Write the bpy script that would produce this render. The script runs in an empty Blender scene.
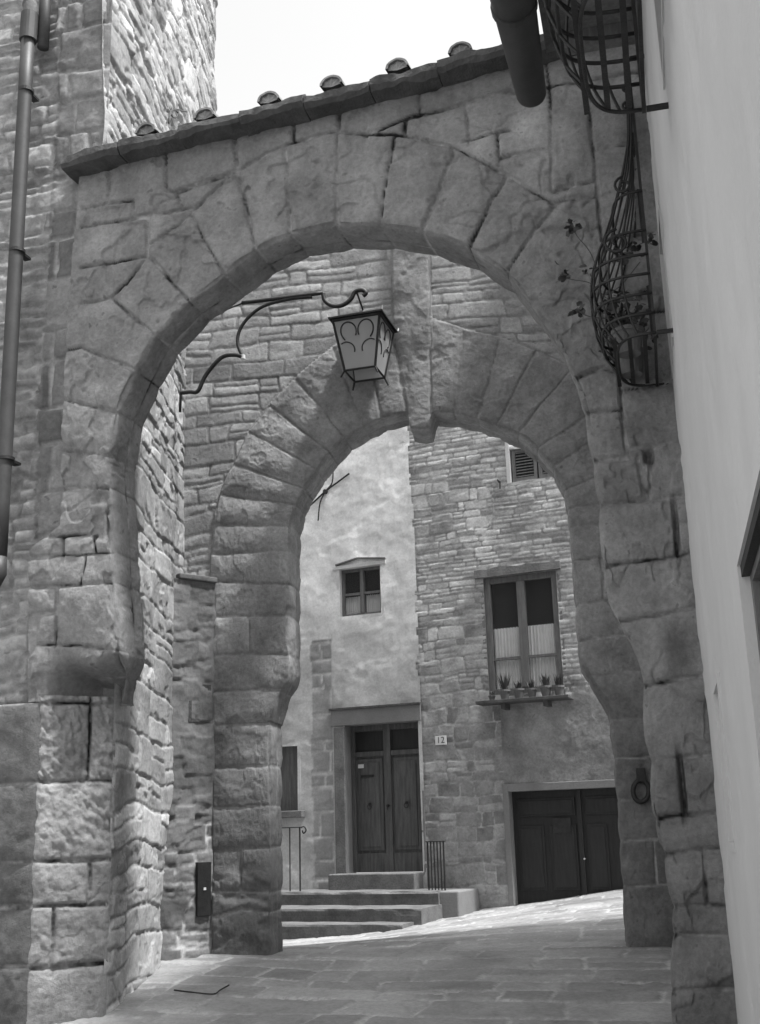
import bpy, math, random
import numpy as np
from mathutils import Vector
C = bpy.context.scene.collection
rnd = random.Random(7)
R = math.radians
# ------------------------------------------------------------------ camera model
F = 1165.; PITCH = R(15.6); ROLL = R(1.64); CX, CY = 380., 512.
EYE = np.array([0, 0, 1.6])
FW = np.array([0, math.cos(PITCH), math.sin(PITCH)]); R0 = np.array([1., 0, 0]); U0 = np.array([0, -math.sin(PITCH), math.cos(PITCH)])
RT = math.cos(ROLL)*R0 - math.sin(ROLL)*U0; UP = math.sin(ROLL)*R0 + math.cos(ROLL)*U0
def ray(x, y): return FW*F + RT*(x-CX) + UP*(CY-y)
def azi(x, y):
    d = ray(x, y); return math.atan2(d[0], d[1])
def elv(x, y):
    d = ray(x, y); return d[2]/math.hypot(d[0], d[1])
class Plane:
    """vertical plane: O + e*u + z + out*h ; out points to the viewer's side"""
    def __init__(s, O, e, out): s.O = np.array(O, float); s.O[2] = 0; s.e = np.array(e, float); s.out = np.array(out, float)
    def bp(s, x, y):
        d = ray(x, y); t = ((s.O-EYE) @ s.out)/(d @ s.out); P = EYE+d*t
        return float((P-s.O) @ s.e), float(P[2])
    def P(s, u, z, h=0.):
        return s.O + s.e*u + np.array([0, 0, z]) + s.out*h
    def arr(s, u, z, h):
        return s.O + u[..., None]*s.e + z[..., None]*np.array([0, 0, 1.]) + h[..., None]*s.out
    def shifted(s, h): return Plane(s.O + s.out*h, s.e, s.out)
def plane_at(px, py, dist, naz):
    d = ray(px, py); h = math.hypot(d[0], d[1]); a = R(naz)
    return Plane(EYE + d/h*dist, (math.cos(a), -math.sin(a), 0), (-math.sin(a), -math.cos(a), 0))
def plane_pts(A, B):
    A = np.array([A[0], A[1], 0.]); B = np.array([B[0], B[1], 0.]); e = (B-A)/np.linalg.norm(B-A)
    return Plane(A, e, (e[1], -e[0], 0)), float(np.linalg.norm(B-A))
# ------------------------------------------------------------------ noise
def _h(ix, iy, seed):
    n = (ix*374761393 + iy*668265263 + seed*144269504) & 0xffffffff
    n = ((n ^ (n >> 13))*1274126177) & 0xffffffff
    return ((n ^ (n >> 16)) & 0xffff)/65535.
def vn(x, y, seed=0):
    x = np.asarray(x, float); y = np.asarray(y, float)
    ix = np.floor(x).astype(np.int64); iy = np.floor(y).astype(np.int64)
    fx = x-ix; fy = y-iy; fx = fx*fx*(3-2*fx); fy = fy*fy*(3-2*fy)
    a = _h(ix, iy, seed); b = _h(ix+1, iy, seed); c = _h(ix, iy+1, seed); d = _h(ix+1, iy+1, seed)
    return (a*(1-fx)+b*fx)*(1-fy) + (c*(1-fx)+d*fx)*fy - .5
def fbm(x, y, o=4, seed=0):
    t = 0; a = 1.
    for k in range(o):
        t = t + a*vn(x*2**k+17*k, y*2**k-9*k, seed+k); a *= .5
    return t
def sst(a, b, x):
    t = np.clip((x-a)/(b-a), 0, 1); return t*t*(3-2*t)
# ------------------------------------------------------------------ stone layouts:  return d (distance to joint), id in 0..1
def courses(s, z, hm, wm, seed, warp=.03, split=.0, var=.45, tilt=.15):
    s = np.asarray(s, float); z = np.asarray(z, float)
    ws = s + warp*1.6*fbm(s*2.1+3, z*2.1, 3, seed+50); wz = z + warp*1.6*fbm(s*1.3, z*1.7+5, 3, seed+60)
    rg = np.random.RandomState(seed)
    z0, z1 = wz.min()-1, wz.max()+1
    hs = hm*(1+var*(rg.rand(int((z1-z0)/hm*2)+6)*2-1)); zb = z0+np.concatenate([[0], np.cumsum(hs)])
    k = np.clip(np.searchsorted(zb, wz, side='right')-1, 0, len(zb)-2)
    d = np.full(s.shape, 9.); idn = np.zeros(s.shape)
    smin, smax = ws.min()-2, ws.max()+2
    for c in np.unique(k):
        m = k == c; hc = zb[c+1]-zb[c]
        r2 = np.random.RandomState(seed*131+int(c)*7+1)
        n = int((smax-smin)/wm*2.4)+8
        w = wm*(1+.55*(r2.rand(n)*2-1))*(hc/hm)**.4; sb = smin-r2.rand()*wm+np.concatenate([[0], np.cumsum(w)])
        tl = (r2.rand(len(sb))*2-1)*tilt
        zc = wz[m]-zb[c]; sm = ws[m]
        j = np.clip(np.searchsorted(sb, sm, side='right')-1, 1, len(sb)-3)
        lo = sb[j]+tl[j]*(zc-hc/2); hi = sb[j+1]+tl[j+1]*(zc-hc/2)
        dl = sm-lo; dh = hi-sm
        j2 = np.where(dl < 0, j-1, np.where(dh < 0, j+1, j))
        lo = sb[j2]+tl[j2]*(zc-hc/2); hi = sb[j2+1]+tl[j2+1]*(zc-hc/2)
        dx = np.minimum(sm-lo, hi-sm); dz = np.minimum(zc, hc-zc)
        sub = np.zeros(len(sm))
        if split > 0:
            rr = r2.rand(len(sb)+2); fr = .35+.3*r2.rand(len(sb)+2)
            sp = (rr[j2] < split); zs = fr[j2]*hc
            dz = np.where(sp, np.minimum(dz, np.abs(zc-zs)), dz); sub = np.where(sp & (zc > zs), 1., 0.)
        q = .035
        dd = np.minimum(np.minimum(dx, dz), q-np.hypot(np.maximum(q-dx, 0), np.maximum(q-dz, 0)))
        d[m] = np.maximum(dd, 0)
        idn[m] = _h(j2+int(c)*97, (sub*31).astype(np.int64)+int(c), seed)
    return d, idn
class Net:
    """joint network traced as segments in wall coordinates; region outside 'inside(s,z)' uses courses"""
    def __init__(s, segs, box, res=.02, seed=1, outside=None, ocfg=None, warp=.012):
        s.x0, s.x1, s.z0, s.z1 = box; s.res = res
        nx = int((s.x1-s.x0)/res)+2; nz = int((s.z1-s.z0)/res)+2
        X, Z = np.meshgrid(s.x0+np.arange(nx)*res, s.z0+np.arange(nz)*res)
        Xw = X+warp*2*fbm(X*3, Z*3, 3, seed+5); Zw = Z+warp*2*fbm(X*3+7, Z*3, 3, seed+9)
        D = np.full(X.shape, 9.)
        for (a, b, c, d) in segs:
            vx, vz = c-a, d-b; L = vx*vx+vz*vz+1e-9
            t = np.clip(((Xw-a)*vx+(Zw-b)*vz)/L, 0, 1)
            D = np.minimum(D, np.hypot(Xw-a-t*vx, Zw-b-t*vz))
        lab = np.zeros(X.shape, np.int64); n = 0; op = D > .022
        for j in range(nz):
            for i in range(nx):
                if op[j, i] and lab[j, i] == 0:
                    n += 1; st = [(j, i)]; lab[j, i] = n
                    while st:
                        a, b = st.pop()
                        for (p, q) in ((a+1, b), (a-1, b), (a, b+1), (a, b-1)):
                            if 0 <= p < nz and 0 <= q < nx and op[p, q] and lab[p, q] == 0:
                                lab[p, q] = n; st.append((p, q))
        for _ in range(3):   # grow the labels into the joints
            for ax, sh in ((0, 1), (0, -1), (1, 1), (1, -1)):
                r = np.roll(lab, sh, ax); lab = np.where(lab == 0, r, lab)
        s.D = D; s.I = _h(lab, lab*0+3, seed); s.nx = nx; s.nz = nz; s.outside = outside; s.oc = ocfg
    def __call__(s, x, z):
        fx = np.clip((x-s.x0)/s.res, 0, s.nx-1.01); fz = np.clip((z-s.z0)/s.res, 0, s.nz-1.01)
        i = fx.astype(int); j = fz.astype(int); a = fx-i; b = fz-j
        D = (s.D[j, i]*(1-a)+s.D[j, i+1]*a)*(1-b)+(s.D[j+1, i]*(1-a)+s.D[j+1, i+1]*a)*b
        I = s.I[np.round(fz).astype(int), np.round(fx).astype(int)]
        if s.outside is not None:
            o, od = s.outside(x, z); d2, i2 = courses(x, z, **s.oc)
            D = np.where(o, np.minimum(d2, od+.0), D); I = np.where(o, i2, I)
        return D, I
def relief(d, idn, s, z, dep=.02, wid=.03, off=.012, rough=.006, seed=0, pillow=.01, flake=.008):
    w = wid*(.7+.8*(vn(s*4, z*4, seed+3)+.5))
    h = -dep*(1-sst(0, 1, d/w)) + off*(idn*2-1) + pillow*sst(0, .12, d)
    h = h + rough*2*fbm(s*7+idn*37, z*7+idn*11, 4, seed+7) + rough*.8*fbm(s*38, z*38, 2, seed+8)
    sp = fbm(s*2.3+idn*57, z*2.6+idn*23, 4, seed+14)
    h = h - flake*sst(.20, .235, sp) - flake*.7*sst(.02, .05, fbm(s*3.6+idn*31, z*3.0+idn*71, 4, seed+15)-.22)
    ck = np.abs(fbm(s*1.1+idn*13, z*1.5+idn*29, 4, seed+16)); h = h - flake*.7*(1-sst(.0, .022, ck))*(vn(s*1.7+idn*5, z*1.7, seed+17) > .12)
    mort = (1-sst(.30, .60, d/w))
    return h, mort
def tonef(idn, s, z, base, var, seed=0):
    t = base*(1+var*(2*_h((idn*65535).astype(np.int64), (idn*999).astype(np.int64), seed+5)-1))
    return t*(1+.35*fbm(s*2.2, z*2.2, 4, seed+90))
# ------------------------------------------------------------------ materials
def newmat(name):
    m = bpy.data.materials.new(name); m.use_nodes = True; nt = m.node_tree; b = nt.nodes['Principled BSDF']; return m, nt, b
def N(nt, t, **kw):
    n = nt.nodes.new(t)
    for k, v in kw.items():
        if hasattr(n, k): setattr(n, k, v)
        else: n.inputs[k].default_value = v
    return n
def noise_node(nt, scale, detail=6, rough=.6, stretch=None):
    tc = nt.nodes.get('TC') or N(nt, 'ShaderNodeTexCoord'); tc.name = 'TC'
    n = N(nt, 'ShaderNodeTexNoise'); n.inputs['Scale'].default_value = scale; n.inputs['Detail'].default_value = detail; n.inputs['Roughness'].default_value = rough
    if stretch:
        mp = N(nt, 'ShaderNodeMapping'); mp.inputs['Scale'].default_value = stretch
        nt.links.new(tc.outputs['Object'], mp.inputs['Vector']); nt.links.new(mp.outputs[0], n.inputs['Vector'])
    else: nt.links.new(tc.outputs['Object'], n.inputs['Vector'])
    return n
def mathn(nt, op, a, b=None):
    n = N(nt, 'ShaderNodeMath', operation=op)
    for k, v in enumerate((a, b)):
        if v is None: continue
        if isinstance(v, (int, float)): n.inputs[k].default_value = v
        else: nt.links.new(v, n.inputs[k])
    return n.outputs[0]
def remap(nt, v, a, b, c, d):
    n = N(nt, 'ShaderNodeMapRange'); nt.links.new(v, n.inputs[0])
    for k, x in zip((1, 2, 3, 4), (a, b, c, d)): n.inputs[k].default_value = x
    return n.outputs[0]
def stone_mat(name, mortar=.34, pits=.5, bump=.5, blotch=.35, mdark=.25):
    m, nt, b = newmat(name); L = nt.links
    at = N(nt, 'ShaderNodeAttribute', attribute_name='tone'); am = N(nt, 'ShaderNodeAttribute', attribute_name='mort')
    n1 = noise_node(nt, 3.5, 8, .65); n2 = noise_node(nt, 28, 8, .7); n3 = noise_node(nt, 160, 4, .6); n4 = noise_node(nt, 14, 3, .5)
    v = mathn(nt, 'MULTIPLY', at.outputs['Fac'], remap(nt, n1.outputs[0], .3, .7, 1-blotch, 1+blotch))
    v = mathn(nt, 'MULTIPLY', v, remap(nt, n2.outputs[0], .3, .72, .86, 1.15))
    v = mathn(nt, 'MULTIPLY', v, remap(nt, n3.outputs[0], .3, .7, .93, 1.07))
    pit = remap(nt, n4.outputs[0], .66, .74, 1, 1-pits)
    v = mathn(nt, 'MULTIPLY', v, pit)
    n5 = noise_node(nt, 2.3, 4, .7); mo = mathn(nt, 'MULTIPLY', remap(nt, n5.outputs[0], .40, .62, mdark*mortar, 1.25*mortar), remap(nt, n2.outputs[0], .3, .7, .75, 1.2))
    mx = N(nt, 'ShaderNodeMix'); mx.data_type = 'FLOAT'
    L.new(am.outputs['Fac'], mx.inputs[0]); L.new(v, mx.inputs[2]); L.new(mo, mx.inputs[3])
    cc = N(nt, 'ShaderNodeCombineColor')
    for k in range(3): L.new(mx.outputs[0], cc.inputs[k])
    L.new(cc.outputs[0], b.inputs['Base Color']); b.inputs['Roughness'].default_value = .92; b.inputs['Specular IOR Level'].default_value = .2
    hh = mathn(nt, 'ADD', mathn(nt, 'MULTIPLY', n2.outputs[0], .7), mathn(nt, 'MULTIPLY', n3.outputs[0], .35))
    hh = mathn(nt, 'ADD', hh, mathn(nt, 'MULTIPLY', pit, .5))
    bp = N(nt, 'ShaderNodeBump'); bp.inputs['Strength'].default_value = bump; bp.inputs['Distance'].default_value = .02
    L.new(hh, bp.inputs['Height']); L.new(bp.outputs[0], b.inputs['Normal'])
    return m
def plain(name, col, rough=.7, var=.2, scale=6, bump=.2, metal=0, fine=60, stretch=None, spec=.4, dist=.01):
    m, nt, b = newmat(name); L = nt.links
    n1 = noise_node(nt, scale, 7, .6, stretch); n2 = noise_node(nt, fine, 5, .6, stretch)
    v = mathn(nt, 'MULTIPLY', remap(nt, n1.outputs[0], .3, .7, col*(1-var), col*(1+var)), remap(nt, n2.outputs[0], .3, .7, 1-var*.5, 1+var*.5))
    cc = N(nt, 'ShaderNodeCombineColor')
    for k in range(3): L.new(v, cc.inputs[k])
    L.new(cc.outputs[0], b.inputs['Base Color']); b.inputs['Roughness'].default_value = rough; b.inputs['Metallic'].default_value = metal
    b.inputs['Specular IOR Level'].default_value = spec
    if bump:
        bp = N(nt, 'ShaderNodeBump'); bp.inputs['Strength'].default_value = bump; bp.inputs['Distance'].default_value = dist
        L.new(mathn(nt, 'ADD', n2.outputs[0], n1.outputs[0]), bp.inputs['Height']); L.new(bp.outputs[0], b.inputs['Normal'])
    return m
def glass_mat(name, body=.1, transp=.5, rough=.1):
    m, nt, b = newmat(name); L = nt.links
    b.inputs['Base Color'].default_value = (body, body, body, 1); b.inputs['Roughness'].default_value = rough
    tr = N(nt, 'ShaderNodeBsdfTransparent'); tr.inputs[0].default_value = (1, 1, 1, 1)
    mx = N(nt, 'ShaderNodeMixShader'); mx.inputs[0].default_value = 1-transp
    L.new(tr.outputs[0], mx.inputs[1]); L.new(b.outputs[0], mx.inputs[2]); L.new(mx.outputs[0], nt.nodes['Material Output'].inputs[0])
    return m
M = {}
M['ashlar'] = stone_mat('ashlar', .30, .45, .85, .30, .05)
M['oldstone'] = stone_mat('weathered_ashlar', .26, .45, .7, .35, .6)
M['lime'] = stone_mat('lime_plaster', .5, .04, .25, .10, .8)
M['rubble'] = stone_mat('rubble', .34, .5, .8, .3, .7)
M['brickstone'] = stone_mat('brickstone', .34, .4, .5, .35, .7)
M['paving'] = stone_mat('paving', .36, .15, .3, .14, .7)
M['render_stone'] = stone_mat('old_render', .4, .25, .4, .25)
M['white'] = plain('white_plaster', .53, .9, .06, 1.1, .4, fine=70, dist=.006, stretch=(1.2, 1.2, .8))
M['plaster'] = plain('far_plaster', .55, .95, .14, 1.6, .3, fine=40)
M['cement'] = plain('cement', .18, .95, .14, 3, .5, fine=45)
M['wood'] = plain('old_wood', .085, .7, .4, 3, .4, fine=30, stretch=(9, 9, .8))
M['wood_frame'] = plain('window_wood', .14, .65, .3, 4, .3, fine=30, stretch=(8, 8, 1))
M['darkwood'] = plain('dark_wood', .018, .6, .3, 4, .3, fine=30, stretch=(8, 8, 1))
M['pipe'] = plain('painted_pipe', .05, .55, .2, 5, .08, metal=.1, fine=50)
M['iron'] = plain('wrought_iron', .035, .55, .3, 12, .3, metal=.5, fine=90)
M['curtain'] = plain('curtain', .86, .95, .06, 8, .2, fine=120)
M['pot'] = plain('clay_pot', .13, .85, .2, 9, .2)
M['leaf'] = plain('leaf', .045, .6, .4, 14, .1)
M['tile'] = plain('roof_tile', .22, .9, .35, 7, .5, fine=35)
M['slab'] = plain('slab', .07, .95, .35, 5, .7, fine=30, dist=.02)
M['step'] = plain('step_stone', .125, .9, .3, 5, .5, fine=40)
M['dark'] = plain('dark_room', .01, .9, .1, 3, 0)
M['plate'] = plain('enamel', .62, .4, .06, 9, 0)
M['ink'] = plain('ink', .05, .6, .1, 9, 0)
M['glass'] = glass_mat('window_glass', .13, .78, .04)  # grey body colour stands in for reflections on the panes
M['lglass'] = glass_mat('lantern_glass', .6, .45, .3)
M['earth'] = plain('earth', .14, 1, .3, .5, .3)
# ------------------------------------------------------------------ objects
def tag(o, label=None, cat=None, group=None, kind=None):
    if label: o['label'] = label
    if cat: o['category'] = cat
    if group: o['group'] = group
    if kind: o['kind'] = kind
    return o
def thing(name, loc, label, cat, group=None):
    o = bpy.data.objects.new(name, None); o.empty_display_size = .2; C.objects.link(o); o.location = Vector([float(v) for v in loc]); return tag(o, label, cat, group)
def link(name, me, mat, parent=None):
    o = bpy.data.objects.new(name, me); C.objects.link(o)
    if mat: me.materials.append(M[mat] if isinstance(mat, str) else mat)
    if parent is not None: o.parent = parent
    return o
def org(parent):
    v = np.zeros(3); p = parent
    while p is not None: v += np.array(p.location[:]); p = p.parent
    return v
def grid_obj(name, P, tone, mort, mat, parent=None, mask=None, smooth=True):
    """P (n,m,3); mask (n-1,m-1) of faces kept"""
    n, m = P.shape[:2]; P = P - org(parent)
    idx = np.arange(n*m).reshape(n, m)
    q = np.stack([idx[:-1, :-1], idx[:-1, 1:], idx[1:, 1:], idx[1:, :-1]], -1)
    if mask is not None: q = q[mask]
    q = q.reshape(-1, 4)
    used = np.zeros(n*m, bool); used[q.ravel()] = True; new = np.cumsum(used)-1
    V = P.reshape(-1, 3)[used]; q = new[q]
    me = bpy.data.meshes.new(name); me.vertices.add(len(V)); me.vertices.foreach_set('co', V.astype(np.float32).ravel())
    me.loops.add(q.size); me.loops.foreach_set('vertex_index', q.astype(np.int32).ravel())
    me.polygons.add(len(q)); me.polygons.foreach_set('loop_start', (np.arange(len(q))*4).astype(np.int32)); me.polygons.foreach_set('loop_total', np.full(len(q), 4, np.int32))
    if smooth: me.polygons.foreach_set('use_smooth', np.ones(len(q), bool))
    me.update(calc_edges=True)
    for nm, a in (('tone', tone), ('mort', mort)):
        if a is None: continue
        at = me.attributes.new(nm, 'FLOAT', 'POINT'); at.data.foreach_set('value', np.broadcast_to(a, (n, m)).reshape(-1)[used].astype(np.float32))
    return link(name, me, mat, parent)
class MB:
    def __init__(s): s.v = []; s.f = []
    def add(s, V, Fs):
        b = len(s.v); s.v += [tuple(float(c) for c in p) for p in V]; s.f += [tuple(i+b for i in f) for f in Fs]; return s
    def box(s, pl, u0, u1, z0, z1, h0, h1):
        V = [pl.P(u, z, h) for h in (h0, h1) for z in (z0, z1) for u in (u0, u1)]
        return s.add(V, [(0, 2, 3, 1), (4, 5, 7, 6), (0, 1, 5, 4), (2, 6, 7, 3), (0, 4, 6, 2), (1, 3, 7, 5)])
    def tube(s, pts, r, n=8, closed=False, caps=True):
        pts = [np.array(p, float) for p in pts]; rr = r if hasattr(r, '__len__') else [r]*len(pts)
        up = None; rings = []
        for i, p in enumerate(pts):
            a = pts[i-1] if i else (pts[-1] if closed else p); b = pts[i+1] if i < len(pts)-1 else (pts[0] if closed else p)
            t = b-a; t = t/(np.linalg.norm(t)+1e-12)
            if up is None:
                up = np.array([0, 0, 1.]) if abs(t[2]) < .9 else np.array([1., 0, 0])
            sd = np.cross(t, up); sd /= np.linalg.norm(sd)+1e-12; up = np.cross(sd, t)
            rings.append([p+rr[i]*(math.cos(k*2*math.pi/n)*sd+math.sin(k*2*math.pi/n)*up) for k in range(n)])
        V = [q for rg in rings for q in rg]; Fs = []; m = len(pts)
        for i in range(m if closed else m-1):
            j = (i+1) % m
            for k in range(n): Fs.append((i*n+k, i*n+(k+1) % n, j*n+(k+1) % n, j*n+k))
        if caps and not closed: Fs += [tuple(range(n-1, -1, -1)), tuple((m-1)*n+k for k in range(n))]
        return s.add(V, Fs)
    def build(s, name, mat, parent=None, bevel=0, smooth=False):
        o0 = org(parent); me = bpy.data.meshes.new(name); me.from_pydata([(p[0]-o0[0], p[1]-o0[1], p[2]-o0[2]) for p in s.v], [], s.f)
        o = link(name, me, mat, parent)
        if smooth: me.polygons.foreach_set('use_smooth', [True]*len(me.polygons))
        if bevel:
            b = o.modifiers.new('bevel', 'BEVEL'); b.width = bevel; b.segments = 2; b.limit_method = 'ANGLE'
        return o
def spline(pts, n=8, closed=False):
    P = [np.array(p, float) for p in pts]; out = []; m = len(P)
    for i in range(m if closed else m-1):
        p0 = P[i-1] if (i or closed) else P[i]; p1 = P[i]; p2 = P[(i+1) % m]; p3 = P[(i+2) % m] if (i+2 < m or closed) else p2
        for k in range(n):
            t = k/n; out.append(.5*((2*p1)+(-p0+p2)*t+(2*p0-5*p1+4*p2-p3)*t*t+(-p0+3*p1-3*p2+p3)*t**3))
    if not closed: out.append(P[-1])
    return out
def copy_tree(o, parent=None):
    c = o.copy(); C.objects.link(c); c.parent = parent
    for ch in list(o.children): copy_tree(ch, c)
    return c
# ------------------------------------------------------------------ ground
GP = np.array([(-6, -8, -.4), (6, -8, -.4), (0, 0, 0), (-5, 2, .1), (3, 1, .05), (0, 4, .2), (-3.5, 6, .28), (2, 6.5, .3), (-2.2, 8.4, .42), (1.6, 7.8, .41), (0, 9.4, .52), (-1.7, 10.9, .65), (-.9, 10.9, .62), (.4, 10.8, .645), (2.0, 10.4, .655),
   (-1.3, 14.3, .42), (-.2, 14.2, .50), (.8, 14.8, .60), (1.69, 16.5, .67), (3.0, 15.9, .85), (.6, 16.9, .58), (3.6, 13, .83), (7, 15, 1.3), (-5, 17, .2), (-5, 11, .4), (0, 24, .8), (8, 24, 1.6), (-8, 24, .2), (9, 6, .5)], float)
def _tps():
    n = len(GP); d = np.hypot(GP[:, None, 0]-GP[None, :, 0], GP[:, None, 1]-GP[None, :, 1]); K = d*d*np.log(d+1e-9)*.5+np.eye(n)*.05
    A = np.zeros((n+3, n+3)); A[:n, :n] = K; A[:n, n] = 1; A[:n, n+1:] = GP[:, :2]; A[n, :n] = 1; A[n+1:, :n] = GP[:, :2].T
    return np.linalg.solve(A, np.concatenate([GP[:, 2], [0, 0, 0]]))
_W = _tps()
def gz(x, y):
    x = np.asarray(x, float); y = np.asarray(y, float); t = _W[-3]+_W[-2]*x+_W[-1]*y
    for i, p in enumerate(GP):
        d = np.hypot(x-p[0], y-p[1]); t = t+_W[i]*d*d*np.log(d+1e-9)*.5
    return t
def lines(a, b, step, extra=()):
    n = max(2, int(round((b-a)/step))+1); v = np.linspace(a, b, n)
    if len(extra):
        v = v[[all(abs(x-e) > step*.3 for e in extra if a < e < b) for x in v]]
        v = np.sort(np.concatenate([v, [e for e in extra if a < e < b]]))
    return v
def make_ground():
    xs = np.concatenate([np.linspace(-9, -3.2, 30)[:-1], lines(-3.2, 5.2, .022), np.linspace(5.2, 10, 25)[1:]])
    ys = np.concatenate([np.linspace(-9, 5, 60)[:-1], lines(5, 7, .05)[:-1], lines(7, 18.5, .024), np.linspace(18.5, 25, 30)[1:]])
    X, Y = np.meshgrid(xs, ys)
    a = R(-14); s = X*math.cos(a)+Y*math.sin(a); t = -X*math.sin(a)+Y*math.cos(a)
    d, i = courses(s, t, .34, .62, 11, .035, .12)
    h, m = relief(d, i, s, t, dep=.010, wid=.036, off=.004, rough=.0025, seed=3, pillow=.003)
    Z = gz(X, Y)+h+.012*fbm(X*.9, Y*.9, 2, 5)
    tone = tonef(i, s, t, .25, .2, 3)
    o = grid_obj('pavement', np.stack([X, Y, Z], -1), tone, m*.8, 'paving'); tag(o, kind='structure', label='worn flagstone paving of the sloping lane', cat='paving')
    b = MB(); b.add([(-400, -400, -1.2), (400, -400, -1.2), (400, 500, -1.2), (-400, 500, -1.2)], [(0, 1, 2, 3)])
    tag(b.build('ground', 'earth'), kind='structure', label='ground', cat='ground')
make_ground()
# ------------------------------------------------------------------ arches
A1 = plane_at(380, 600, 7.8, 17); A2 = plane_at(400, 600, 10.7, 9)
def seglist(pl, segs):
    out = []
    for sg in segs:
        pts = [pl.bp(*p) for p in sg]
        for a, b in zip(pts[:-1], pts[1:]): out.append((a[0], a[1], b[0], b[1]))
    return out
def arch_mesh(name, pl, anchors, T, layout, base, var, mat, parent, step=.016, seed=1, fwd=None, tone2=None, dep=.02, rough=.0055, off=.006, flake=.009):
    inn = [pl.bp(*a[0]) for a in anchors]; out = [pl.bp(*a[1]) for a in anchors]
    I = spline([(p[0], p[1]) for p in inn], 40); I2 = [((a[0]*(40-k)+b[0]*k)/40, (a[1]*(40-k)+b[1]*k)/40) for a, b in zip(inn[:-1], inn[1:]) for k in range(40)]+[inn[-1]]
    O = []
    for a, b in zip(out[:-1], out[1:]):
        for k in range(40): O.append(((a[0]*(40-k)+b[0]*k)/40, (a[1]*(40-k)+b[1]*k)/40))
    O.append(out[-1]); I = np.array(I)[:, :2]*.4+np.array(I2)*.6; O = np.array(O)
    L = np.concatenate([[0], np.cumsum(np.maximum(np.hypot(*np.diff(I, axis=0).T), .75*np.hypot(*np.diff(O, axis=0).T)))])
    n = int(L[-1]/step)+1; tt = np.linspace(0, L[-1], n)
    Ii = np.stack([np.interp(tt, L, I[:, k]) for k in (0, 1)], -1); Oo = np.stack([np.interp(tt, L, O[:, k]) for k in (0, 1)], -1)
    tg = np.gradient(Ii, axis=0); tg /= np.linalg.norm(tg, axis=1, keepdims=True)+1e-9
    for _ in range(12): tg = (np.roll(tg, 1, 0)+tg*2+np.roll(tg, -1, 0))/4
    nin = np.stack([tg[:, 1], -tg[:, 0]], -1)     # towards the opening
    c = Ii.mean(0)
    if ((c-Ii)*nin).sum() < 0: nin = -nin
    wmax = np.hypot(*(Oo-Ii).T).max(); nf = int(wmax/step)
    ts = np.linspace(0, 1, nf)**1.25
    # front (outer -> inner)
    rows_s, rows_z, rows_h, rows_n, rows_t, rows_m = [], [], [], [], [], []
    t = ts[::-1][None, :]
    S = Ii[:, 0:1]*(1-t)+Oo[:, 0:1]*t; Z = Ii[:, 1:2]*(1-t)+Oo[:, 1:2]*t
    D, idn = layout(S, Z); h, m = relief(D, idn, S, Z, dep=dep, wid=.021, off=off, rough=rough, seed=seed, flake=flake)
    dist = np.hypot(S-Ii[:, 0:1], Z-Ii[:, 1:2])
    wear = .018*(1+1.6*fbm(S*2.5, Z*2.5, 2, seed+40))
    h = h-wear*np.exp(-dist/.028)
    if layout.outside is not None: h = np.where(layout.outside(S, Z)[0], h*.4, h)
    if fwd is not None: h = h+fwd(S, Z)
    ew = (1+2.2*np.maximum(0, fbm(S*5, Z*5, 3, seed+41)))
    inset = (-wear*ew-.018*(idn-.3))*np.exp(-dist/.03)       # pull arris away from opening
    S2 = S+nin[:, 0:1]*inset; Z2 = Z+nin[:, 1:2]*inset
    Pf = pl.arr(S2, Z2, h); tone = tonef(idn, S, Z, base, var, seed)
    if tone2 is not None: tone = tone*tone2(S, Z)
    # soffit
    ns = int(T/.022); q = (np.arange(1, ns+1)/ns*T)[None, :]
    S = np.repeat(Ii[:, 0:1], ns, 1); Z = np.repeat(Ii[:, 1:2], ns, 1)
    Sx = S-nin[:, 0:1]*.06; Zx = Z-nin[:, 1:2]*.06
    D1, id1 = layout(Sx, Zx)
    arc = np.repeat(tt[:, None], ns, 1)
    jq = .24+.12*(id1-.5); D2 = np.abs(q-jq); D2 = np.minimum(D2, 9+0*q)
    Ds = np.minimum(D1, D2); id2 = np.where(q > jq, (id1*7.3) % 1, id1)
    hs, ms = relief(Ds, id2, arc, q+0*arc, dep=.007, wid=.02, off=.006, rough=rough*.8, seed=seed+2, flake=.006)
    wear0 = .018*(1+1.6*fbm(S*2.5, Z*2.5, 2, seed+40))*(1+2.2*np.maximum(0, fbm(S*5, Z*5, 3, seed+41)))
    hs = hs-.018*(id1-.3)-wear0*np.exp(-q/.028)-.012*np.exp(-(T-q)/.02)
    f0 = 0 if fwd is None else fwd(S, Z)*np.exp(-q/.1)
    Ps = pl.arr(S+nin[:, 0:1]*hs, Z+nin[:, 1:2]*hs, -q+0*S+f0)
    tones = tonef(id2, arc, q+0*arc, base, var, seed+2)
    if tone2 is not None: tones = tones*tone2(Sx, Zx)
    # back (inner -> outer), then close over the top
    tb = np.linspace(0, 1, 24)[None, 1:]
    S = Ii[:, 0:1]*(1-tb)+Oo[:, 0:1]*tb; Z = Ii[:, 1:2]*(1-tb)+Oo[:, 1:2]*tb
    Pb = pl.arr(S, Z, -T+0*S+.01*fbm(S*5, Z*5, 3, 7)); Pc = Pf[:, :1]
    P = np.concatenate([Pf, Ps, Pb, Pc], 1)
    to = np.concatenate([tone, tones, np.full(S.shape, base), tone[:, :1]], 1); mo = np.concatenate([m, ms, 0*S, m[:, :1]], 1)
    return grid_obj(name, P, to, mo, mat, parent)
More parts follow.
